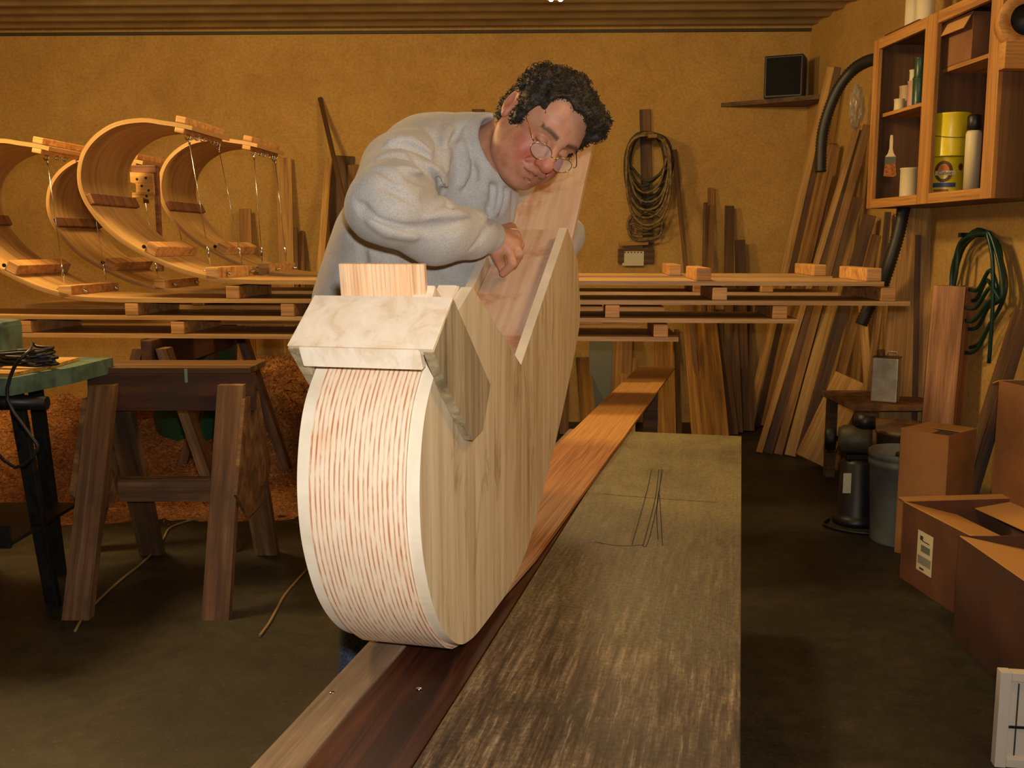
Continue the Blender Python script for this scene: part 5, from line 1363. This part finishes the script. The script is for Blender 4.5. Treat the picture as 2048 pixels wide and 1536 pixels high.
# ================================================================== the man
HP = np.array([0.0646, 2.149, 1.502], dtype=np.float32)
HR = np.array([[0.7178, -0.1769, 0.6734], [0.5564, 0.7271, -0.4021], [-0.4185, 0.6633, 0.6204]], dtype=np.float32)
u_, s__, vt_ = np.linalg.svd(HR); HR = (u_ @ vt_).astype(np.float32)
def hw(l_): return Vector((HR @ np.array(l_, dtype=np.float32) + HP).tolist())
def tl(p): return (p - HP) @ HR
NB = hw((0, 0.058, -0.142))
def head_sdf(q):
    x = q[:, 0]; ax_ = q.copy(); ax_[:, 0] = np.abs(x)     # symmetric
    a = ax_
    d = ell(a, (0, .006, .036), (.074, .085, .080))
    d = s_min(d, ell(a, (0, -.034, .030), (.064, .056, .064)), .03)
    d = s_min(d, ell(a, (0, -.040, -.045), (.058, .056, .068)), .03)
    d = s_min(d, cap(a, (.052, .005, -.052), (.016, -.070, -.092), .020, .021), .035)
    d = s_min(d, ell(a, (.036, -.062, -.048), (.030, .030, .036)), .022)            # cheeks
    d = s_min(d, ell(a, (.050, -.030, -.075), (.020, .035, .030)), .025)            # jowls
    d = s_min(d, ell(a, (0, -.086, -.094), (.024, .019, .017)), .016)               # chin
    d = s_min(d, ell(a, (0, -.045, -.098), (.036, .036, .022)), .03)                # under the chin
    d = s_min(d, cap(a, (0, -.088, .027), (.040, -.076, .026), .012, .011), .016)   # brow
    d = s_max(d, -ell(a, (.030, -.106, .006), (.020, .022, .013)), .014)            # eye sockets
    d = s_min(d, ell(a, (.029, -.080, .004), (.0150, .0140, .0115)), .004)          # lids
    lid = cap(a, (.018, -.0930, -.001), (.039, -.0885, -.0012), .0012, .0012); d = s_max(d, -lid, .003)
    d = s_min(d, cap(a, (0, -.092, .016), (0, -.117, -.022), .0085, .0135), .012)   # nose
    d = s_min(d, ell(a, (0, -.117, -.026), (.014, .013, .011)), .008)
    d = s_min(d, ell(a, (.013, -.106, -.029), (.0085, .011, .0085)), .006)
    d = s_max(d, -ell(a, (.0075, -.113, -.0375), (.0042, .006, .004)), .003)
    d = s_min(d, ell(a, (0, -.093, -.060), (.030, .018, .022)), .016)               # muzzle
    d = s_max(d, -cap(a, (.020, -.100, -.030), (.036, -.082, -.064), .0040, .005), .007)   # smile fold
    d = s_min(d, cap(a, (0, -.1075, -.0515), (.020, -.098, -.055), .0050, .003), .005)     # lips
    d = s_min(d, cap(a, (0, -.106, -.0655), (.017, -.098, -.0625), .0056, .003), .005)
    d = s_max(d, -cap(a, (0, -.1125, -.0585), (.026, -.0975, -.0585), .0022, .0018), .003)
    d = s_max(d, -cap(a, (0, -.103, -.077), (.014, -.096, -.076), .003, .002), .009)
    # ears
    e = ell(a, (.083, .012, -.002), (.009, .020, .034)); e = s_max(e, -ell(a, (.093, .008, .0), (.009, .012, .021)), .005)
    e = s_min(e, ell(a, (.084, .0, -.026), (.007, .009, .012)), .006)
    d = s_min(d, e, .006)
    return d
NK0 = (0, .030, -.045)
SH = dict(pel=P(795, 730, 2.50), wai=P(805, 570, 2.45), che=P(880, 375, 2.35), cf=P(937, 385, 2.30), cf2=P(900, 520, 2.38), rs=P(806, 345, 2.14), ub=P(885, 332, 2.30),
          ls=P(985, 350, 2.50), col=P(945, 297, 2.26), el=P(772, 410, 1.98), fm=P(868, 462, 2.04), fw=P(942, 468, 2.12), wr=P(978, 473, 2.16), le=P(1122, 472, 2.90), lw=P(1100, 570, 2.74), tr=P(838, 325, 2.25))
HAND = dict(wr=P(980, 474, 2.165), k=[P(1018, 500, 2.165), P(1028, 487, 2.18), P(1030, 470, 2.20), P(1022, 456, 2.225)],
            m=[P(1026, 527, 2.155), P(1038, 508, 2.17), P(1040, 490, 2.195), P(1033, 472, 2.225)],
            t=[P(1006, 546, 2.175), P(1027, 531, 2.205), P(1029, 513, 2.235), P(1022, 492, 2.255)],
            th=[P(992, 500, 2.165), P(1000, 522, 2.19), P(1007, 541, 2.20)])
def hand_sdf(p, H_):
    d = cap(p, H_['wr'], H_['k'][1], .027, .014)
    for k, (a, m_, t_) in enumerate(zip(H_['k'], H_['m'], H_['t'])):
        d = s_min(d, cap(p, Vector(H_['wr']).lerp(a, 0.25), a, .018, .0125), .012)
    fr = [.0098, .0102, .0096, .0084]
    for k, (a, m_, t_) in enumerate(zip(H_['k'], H_['m'], H_['t'])):
        f_ = cap(p, a, m_, fr[k] + .0012, fr[k]); f_ = s_min(f_, cap(p, m_, t_, fr[k], fr[k] * 0.84), .002)
        f_ = s_min(f_, ell(p, a, (fr[k] * 1.12,) * 3), .003)
        d = s_min(d, f_, .004)
    th = s_min(cap(p, H_['th'][0], H_['th'][1], .015, .0115), cap(p, H_['th'][1], H_['th'][2], .0112, .0095), .003)
    return s_min(d, th, .008)
LH = dict(wr=SH['lw'], k=[P(1070 + 12 * k, 596 + 3 * k, 2.62) for k in range(4)], m=[P(1072 + 12 * k, 612 + 3 * k, 2.575) for k in range(4)], t=[P(1074 + 12 * k, 632 + 2 * k, 2.56) for k in range(4)], th=[P(1068, 575, 2.64), P(1060, 592, 2.61), P(1058, 606, 2.585)])
def body_sdf(p):
    d = np.full(len(p), 9.0, dtype=np.float32)
    q = tl(p)
    nh = np.linalg.norm(q, axis=1) < 0.26
    if nh.any():
        dd = head_sdf(q[nh]); d[nh] = dd
    far = ~nh; 
    if far.any(): d[far] = np.linalg.norm(q[far], axis=1) - 0.15
    neck = s_min(cap(q, (0, .028, -.02), (0, .056, -.145), .056, .058), cap(q, (0, .0, -.08), (0, .030, -.14), .042, .045), .03)
    d = s_min(d, neck, .028)
    b_ = cap(p, SH['wai'], SH['che'], .13, .135)
    b_ = s_min(b_, cap(p, SH['che'], SH['cf'], .11, .065), .04)
    b_ = s_min(b_, cap(p, SH['rs'] , SH['ls'], .062, .060), .05)
    b_ = s_min(b_, cap(p, SH['ub'], NB, .07, .050), .03)
    d = s_min(d, b_, .03)
    arm = s_min(cap(p, SH['rs'], SH['el'], .060, .045), cap(p, SH['el'], HAND['wr'], .044, .027), .02)
    arm = s_min(arm, hand_sdf(p, HAND), .012)
    d = s_min(d, arm, .02)
    arm = s_min(cap(p, SH['ls'], SH['le'], .058, .043), cap(p, SH['le'], LH['wr'], .042, .026), .02)
    arm = s_min(arm, hand_sdf(p, LH), .012)
    return s_min(d, arm, .02)
# shirt
nax = (hw((0, .02, -.03)) - NB).normalized()
CUFF_A = SH['wr'].lerp(SH['fw'], 0.15); CUFF_D = (SH['wr'] - SH['fm']).normalized(); CUFF_B = CUFF_A + CUFF_D * 0.024
def shirt_base(p):
    d = cap(p, SH['pel'], SH['wai'], .185, .168)
    d = s_min(d, cap(p, SH['wai'], SH['che'], .168, .158), .05)
    d = s_min(d, cap(p, P(700, 640, 2.42), P(760, 480, 2.35), .09, .10), .08)
    d = s_min(d, cap(p, SH['cf2'], SH['cf'], .125, .112), .05)
    d = s_min(d, cap(p, SH['ub'], SH['col'], .098, .078), .045)
    d = s_min(d, cap(p, SH['rs'], SH['ub'], .084, .096), .045)
    d = s_min(d, cap(p, SH['tr'], SH['wai'], .085, .10), .05)
    d = s_min(d, cap(p, SH['ub'], SH['ls'], .088, .080), .05)
    arm = cap(p, SH['rs'], SH['el'], .086, .076)
    fo = s_min(cap(p, SH['el'], SH['fm'], .075, .066), cap(p, SH['fm'], SH['fw'], .066, .052), .02)
    fo = s_min(fo, cap(p, SH['fw'], CUFF_A, .050, .036), .015)
    arm = s_min(arm, fo, .022)
    d = s_min(d, arm, .020)
    la = s_min(cap(p, SH['ls'], SH['le'], .078, .064), cap(p, SH['le'], SH['lw'].lerp(SH['le'], 0.15), .064, .040), .02)
    return s_min(d, la, .03)
def hit(u, v_, f=shirt_base):
    r_ = ray(u, v_); r_.normalize(); t_ = 1.3
    for _ in range(60):
        q = EYE + r_ * t_; dd = float(f(np.array([q], dtype=np.float32))[0])
        if dd < 0.0006: break
        t_ += dd * 0.8
        if t_ > 3.5: return None
    return EYE + r_ * t_
def c3(x, y): return (640 + x / 2.953, 100 + y / 2.953)
creases = [([(545, 625), (600, 680), (660, 735), (715, 790)], .013), ([(520, 745), (600, 765), (680, 800), (735, 835)], .010), ([(610, 880), (670, 840), (730, 835)], .009),
    ([(240, 940), (320, 985), (420, 1030), (560, 1055), (700, 1050), (840, 1020), (950, 975)], .009),
    ([(370, 800), (470, 850), (560, 900)], .007), ([(210, 900), (300, 960)], .008),
    ([(700, 600), (690, 690), (712, 780)], .009), ([(880, 500), (920, 640), (905, 760), (850, 830)], .009), ([(955, 520), (1010, 660), (1022, 800), (1010, 940)], .011),
    ([(1085, 800), (1088, 880), (1070, 960)], .009), ([(1140, 850), (1150, 930), (1140, 990)], .008),
    ([(370, 580), (470, 565), (580, 590), (680, 660)], .008), ([(330, 640), (450, 620), (560, 660)], .007), ([(835, 455), (790, 520), (735, 590)], .008),
    ([(640, 470), (690, 540), (705, 640)], .008), ([(300, 700), (380, 720), (450, 770)], .006), ([(180, 1100), (330, 1170), (480, 1230)], .008), ([(240, 1130), (260, 1250), (250, 1400)], .010), ([(420, 1200), (470, 1290), (520, 1400)], .009), ([(760, 900), (770, 950)], .007),
    ([(985, 910), (1003, 960), (1000, 1030), (950, 1110), (880, 1180)], .006)]
ridges = [([(490, 700), (570, 735), (640, 775)], .011), ([(650, 690), (700, 740), (730, 800)], .011), ([(640, 795), (690, 815), (730, 815)], .009), ([(930, 560), (965, 680), (975, 820)], .010), ([(1045, 760), (1058, 860), (1045, 950)], .010),
    ([(300, 1010), (420, 1070), (560, 1100)], .006), ([(640, 990), (760, 960), (880, 990)], .007), ([(420, 540), (540, 545), (640, 600)], .009), ([(760, 480), (740, 560), (745, 700)], .010), ([(840, 560), (860, 680), (840, 780)], .009)]
CR, RG = [], []
for src, dst in ((creases, CR), (ridges, RG)):
    for pts, r in src:
        cpts = [hit(*c3(*q)) for q in pts]; cpts = [q for q in cpts if q is not None]
        if len(cpts) > 1:
            cpts = catmull(cpts, 2); dst.append((cpts, r))
def box_of(pts, m):
    a = np.array([list(q) for q in pts]); return a.min(0) - m, a.max(0) + m
CRB = [box_of(c_, .05) for c_, _ in CR]; RGB = [box_of(c_, .05) for c_, _ in RG]
def shirt_sdf(p):
    d = shirt_base(p)
    for lst, bxs, sgn in ((RG, RGB, 1), (CR, CRB, -1)):
        for (pts, r), (lo, hi) in zip(lst, bxs):
            m = ((p > lo) & (p < hi)).all(1)
            if not m.any(): continue
            pm = p[m]; dd = None
            for k, (a, b_) in enumerate(zip(pts, pts[1:])):
                n_ = len(pts) - 1; ra = r * (0.35 + 0.65 * math.sin(math.pi * (k + .001) / n_)); rb = r * (0.35 + 0.65 * math.sin(math.pi * min(k + 1, n_ - .001) / n_))
                c_ = cap(pm, a, b_, ra, rb); dd = c_ if dd is None else np.minimum(dd, c_)
            if sgn > 0: d[m] = s_min(d[m], dd - r * 0.25, .016)
            else: d[m] = s_max(d[m], -(dd - r * 0.02), .012)
    d = d + wob(p, 26, .0035, .4) + wob(p, 61, .0012, 1.1)
    # neckline: rolled ribbed collar and a clean opening
    q = p - v3(NB); h_ = q @ v3(nax); rr = np.sqrt(np.maximum((q * q).sum(1) - h_ * h_, 0))
    lx = tl(p)
    ring = np.sqrt((rr - .076) ** 2 * 1.0 + ((h_ - .012) * 0.55) ** 2) - .0095
    d = s_min(d, ring, .010)
    neckcut = np.maximum(rr - .0685, -(h_ + .03)); d = s_max(d, -neckcut, .005)
    d = np.maximum(d, -(np.maximum(rr - .30, -(h_ - .040)) + 0) * 1.0) if False else d
    # cuffs
    for A_, B_, rad_ in ((CUFF_A, CUFF_B, .037), (SH['lw'].lerp(SH['le'], 0.18), SH['lw'].lerp(SH['le'], 0.03), .036)):
        cu = cap(p, A_, B_, rad_, rad_ - .003)
        ax = (Vector(B_) - Vector(A_)).normalized(); hh = (p - v3(B_)) @ v3(ax); cu = np.maximum(cu, hh)
        d = s_min(d, cu, .006)
        q2 = p - v3(B_); r2 = np.sqrt(np.maximum((q2 * q2).sum(1) - hh * hh, 0)); d = s_max(d, -np.maximum(r2 - (rad_ - .008), -(hh + .012)), .003)
    # hem
    return s_max(d, -(p[:, 2] - 0.93), .008)
s = NT('skin', 0.5, 0, 0.4)
va = s.n('ShaderNodeVertexColor'); va.layer_name = 'tint'; sep = s.n('ShaderNodeSeparateColor'); s.l(va.outputs[0], sep.inputs[0])
v = s.coord(rnd=False); n1 = s.noise(v, 38, 4, 0.6); n2 = s.noise(v, 260, 2, 0.5)
c = s.ramp(n1, [(0.3, hexc('b47a5c')), (0.7, hexc('cb9878'))])
c = s.mix(sep.outputs[0], c, s.ramp(n1, [(0.3, hexc('a84a3c')), (0.7, hexc('c06a56'))]))
c = s.mix(sep.outputs[1], c, hexc('4a3226'))
c = s.mix(sep.outputs[2], c, hexc('9a4f44'))
s.color(c); s.bump(n2, 0.12, 0.0006); s.b.inputs['Subsurface Weight'].default_value = 0.08; s.b.inputs['Subsurface Radius'].default_value = (0.01, 0.004, 0.002); M_SKIN = s.m
s = NT('grey_sweatshirt', 0.9, 0, 0.2); v = s.coord(rnd=False); n1 = s.noise(v, 420, 2, 0.6); n2 = s.noise(v, 9, 4, 0.6)
c = s.ramp(n1, [(0.35, hexc('b2b0ab')), (0.62, hexc('cac7c1'))]); c = s.mix(0.3, c, s.ramp(n2, [(0.35, hexc('c8c6c4')), (0.65, W_)]), 'MULTIPLY')
s.color(c); s.bump(n1, 0.35, 0.0008); s.b.inputs['Sheen Weight'].default_value = 0.15; M_SWEAT = s.m
me, co = sculpt('body', body_sdf, (-.42, 1.88, 0.98), (.27, 2.92, 1.70), 0.0026)
q = tl(co.astype(np.float32)); ax_ = np.abs(q[:, 0]); T_ = np.zeros((len(co), 4), dtype=np.float32); T_[:, 3] = 1
G = lambda c_, r: np.exp(-(((np.stack([ax_, q[:, 1], q[:, 2]], 1) - np.array(c_)) / np.array(r)) ** 2).sum(1))
T_[:, 0] = 0.9 * G((.040, -.085, -.035), (.026, .05, .028)) + 0.8 * G((0, -.125, -.028), (.018, .02, .016)) + 0.5 * G((.085, .01, 0), (.014, .03, .04)) + 0.30 * G((.04, -.05, -.09), (.04, .05, .03))
T_[:, 1] = 0.85 * np.clip(1.25 * np.exp(-((q[:, 2] - (.031 + .10 * (ax_ - .03) * (ax_ < .03) - 0.25 * np.clip(ax_ - .04, 0, 1))) / .0052) ** 2) * ((ax_ > .012) & (ax_ < .053)) * (q[:, 1] < -.06), 0, 1) + 0.8 * np.exp(-((q[:, 2] + .001) / .0017) ** 2) * ((ax_ > .018) & (ax_ < .043)) * (q[:, 1] < -.075)
T_[:, 1] += 0.22 * G((0.0, -.09, -.09), (.05, .04, .035))
T_[:, 1] += 0.9 * np.exp(-((q[:, 2] + .0585) / .0018) ** 2) * (ax_ < .026) * (q[:, 1] < -.085)  # shade of the mouth crease, put into the tint
T_[:, 2] = 0.75 * G((0, -.108, -.059), (.022, .014, .0085))
tint(me, T_)
Mm = Matrix.Translation((-0.28, 2.45, 0.0))
def shift(me, M):
    me.transform(M.inverted()); return me
man = obj('person', shift(me, Mm), M_SKIN, None, Mm)
tag(man, 'man in a grey sweatshirt and wire glasses bending over the curved jig', 'person')
me, co = sculpt('sweatshirt', shirt_sdf, (-.56, 1.86, 0.90), (.30, 2.94, 1.62), 0.0042)
sw = obj('sweatshirt', shift(me, Mm), M_SWEAT, man, Mm)
sw['label'] = 'light grey sweatshirt with ribbed cuffs'
# jeans
hip = P(795, 740, 2.50); KR = Vector((-.345, 2.38, .50)); KL = Vector((-.26, 2.62, .50)); AR = Vector((-.385, 2.42, .09)); AL = Vector((-.30, 2.86, .09))
def jeans_sdf(p):
    hr = hip + Vector((-.05, -.07, -.02)); hl = hip + Vector((.04, .07, -.02))
    d = cap(p, hr, hl, .155, .155)
    for h_, k_, a_ in ((hr, KR, AR), (hl, KL, AL)):
        l_ = s_min(cap(p, h_, k_, .105, .075), cap(p, k_, a_, .075, .062), .02); d = s_min(d, l_, .03)
    d = d + wob(p, 34, .003, .9)
    d = s_max(d, -(p[:, 2] - 0.065), .006)
    return s_max(d, p[:, 2] - 0.97, .006)
s = NT('blue_jeans', 0.85); v = s.coord(rnd=False); n1 = s.noise(v, 160, 3, 0.6); n2 = s.noise(v, 5, 3, 0.6); c = s.ramp(n1, [(0.35, hexc('2f3d52')), (0.65, hexc('54657e'))]); s.color(c); s.bump(n1, 0.2, 0.001); M_JEAN = s.m
me, co = sculpt('jeans', jeans_sdf, (-.60, 2.10, 0.03), (.10, 3.02, 1.02), 0.007)
obj('jeans', shift(me, Mm), M_JEAN, man, Mm, 'blue jeans')
M_LEATH = plain('brown_leather', '4a3322', 0.55); M_SOLE = plain('dark_sole', '1f1b18', 0.8)
for a_, ang in ((AR, -72), (AL, -72)):
    dr = Vector((math.cos(R(ang)), math.sin(R(ang)), 0))
    def shoe(p, a_=a_, dr=dr):
        d = cap(p, a_ + Vector((0, 0, -.01)) - dr * .02, a_ + Vector((0, 0, -.045)) - dr * .03, .050, .040)
        d = s_min(d, cap(p, a_ + Vector((0, 0, -.035)), a_ + Vector((0, 0, -.052)) + dr * .15, .042, .036), .03)
        return np.maximum(d, 0.016 - p[:, 2])
    lo = np.array(a_) - .16; hi = np.array(a_) + .22; lo[2] = -.01; hi[2] = .16
    me, co = sculpt('shoe', shoe, lo, hi, 0.006, S=4)
    sh_ = obj('shoe', shift(me, Mm), M_LEATH, man, Mm)
    c0 = Vector((a_.x, a_.y, 0)) - dr * .03
    b = MB(); ring = []
    for k in range(28):
        t_ = k * 2 * math.pi / 28; lx_ = math.cos(t_) * (.125) + .062; ly_ = math.sin(t_) * (.044 if lx_ < .1 else .047)
        ring.append(c0 + dr * lx_ + Vector((-dr.y, dr.x, 0)) * ly_)
    a1 = [b.bm.verts.new(q_ + Vector((0, 0, .001))) for q_ in ring]; a2 = [b.bm.verts.new(q_ + Vector((0, 0, .018))) for q_ in ring]
    b.bm.faces.new(a1[::-1]); b.bm.faces.new(a2)
    for k in range(28): b.bm.faces.new((a1[k], a1[(k + 1) % 28], a2[(k + 1) % 28], a2[k]))
    b.put('sole', M_SOLE, sh_)
# hair
def hair_sdf(p):
    q = tl(p); x = q[:, 0]; a = q.copy(); a[:, 0] = np.abs(x)
    d = ell(q, (.004, .004, .050), (.083, .092, .074)) + .002
    d = s_min(d, ell(a, (0, -.036, .066), (.072, .056, .044)), .01)
    d = s_min(d, ell(a, (0, .032, .014), (.077, .060, .074)), .02)
    d = s_min(d, ell(a, (0, .052, -.035), (.062, .036, .045)), .02)
    d = s_min(d, ell(a, (.056, .046, -.028), (.020, .026, .038)), .012)
    d = s_min(d, ell(a, (.068, .012, .045), (.022, .052, .052)), .015)
    d = s_min(d, ell(a, (.074, -.026, .012), (.010, .016, .034)), .010)
    d = s_min(d, ell(q, (.030, -.056, .096), (.044, .032, .024)), .02)      # front mop
    d = s_min(d, ell(q, (.066, -.040, .075), (.022, .040, .038)), .015)
    d = d + wob(q, 105, .0050, .3) + wob(q, 190, .0030, 1.4) + wob(q, 60, .004, 2.1)
    fore = ell(q, (-.004, -.112, .048), (.064, .062, .058)); fore = np.minimum(fore, ell(q, (-.040, -.080, .070), (.028, .034, .034))); d = s_max(d, -fore, .006)   # bare forehead
    ear = ell(a, (.096, .006, -.012), (.024, .024, .036)); d = s_max(d, -ear, .004)
    return d
me, co = sculpt('hair', hair_sdf, HP - .17, HP + .19, 0.0024, S=6)
s = NT('dark_curly_hair', 0.55, 0, 0.35); v = s.coord(rnd=False); n1 = s.noise(v, 55, 5, 0.7, 1.0); n2 = s.noise(v, 300, 3, 0.6)
c = s.ramp(n1, [(0.36, hexc('15130f')), (0.58, hexc('332b20')), (0.78, hexc('5c5340'))]); s.color(c); s.bump(n2, 0.7, 0.002); M_HAIR = s.m
# loose curls standing out of the mass
rnd = random.Random(4); nv = len(co)
b = MB(); b.bm.from_mesh(me)
nor = np.empty(nv * 3, dtype=np.float32); me.vertices.foreach_get('normal', nor); nor = nor.reshape(-1, 3)
for f_ in b.bm.faces: f_.smooth = True
for k in range(3000):
    i = rnd.randrange(nv); pt = Vector(co[i].tolist()); n_ = Vector(nor[i].tolist())
    lq = tl(np.array([pt], dtype=np.float32))[0]
    tg = n_.orthogonal().normalized(); tg = Matrix.Rotation(rnd.uniform(0, 6.28), 3, n_) @ tg; bt = n_.cross(tg)
    r = rnd.uniform(.0025, .006); turn = rnd.uniform(2.2, 4.5)
    pts = [pt - n_ * .001 + (tg * math.sin(turn * j / 6) + n_ * (1 - math.cos(turn * j / 6)) * 0.62) * r + bt * (.0012 * j) for j in range(7)]
    b.tube(pts, [.0009, .0010, .0010, .0009, .0008, .0006, .0003], 4, cap=False)
bm = b.bm; bpy.data.meshes.remove(me); me = bpy.data.meshes.new('hair'); bm.to_mesh(me); bm.free()
obj('hair', shift(me, Mm), M_HAIR, man, Mm, 'short dark curly hair')
# wire spectacles
M_GOLD = plain('gold_wire', 'c9a860', 0.25, 1.0)
s = NT('spectacle_lens', 0.03); s.color((0.95, 0.97, 0.93, 1)); s.b.inputs['Alpha'].default_value = 0.16; M_LENS = s.m
gl = obj('glasses', MB().tube([hw((-.008, -.117, -.002)), hw((0, -.123, .003)), hw((.008, -.117, -.002))], .0011, 8).me(), M_GOLD, man)
gl['label'] = 'thin gold wire-rimmed glasses'
for sg in (-1, 1):
    cx_, cy_, cz_ = sg * .030, -.1135, -.006
    pts = [hw((cx_ + .0245 * math.cos(t_), cy_ + .18 * abs(.0245 * math.cos(t_) + sg * 0) * 0 - sg * 0 + .25 * max(0, sg * .0245 * math.cos(t_)), cz_ + .0175 * math.sin(t_))) for t_ in [k * math.pi / 14 for k in range(28)]]
    obj('rim', MB().tube(pts, .00095, 6, closed=True).me(), M_GOLD, gl)
    b = MB(); b.face(pts); obj('lens', b.me(), M_LENS, gl)
    obj('temple', MB().tube(catmull([hw((sg * .0575, -.107, .002)), hw((sg * .066, -.098, .006)), hw((sg * .075, -.05, .012)), hw((sg * .084, 0, .022)), hw((sg * .086, .018, .012))], 5), .0011, 6).me(), M_GOLD, gl)
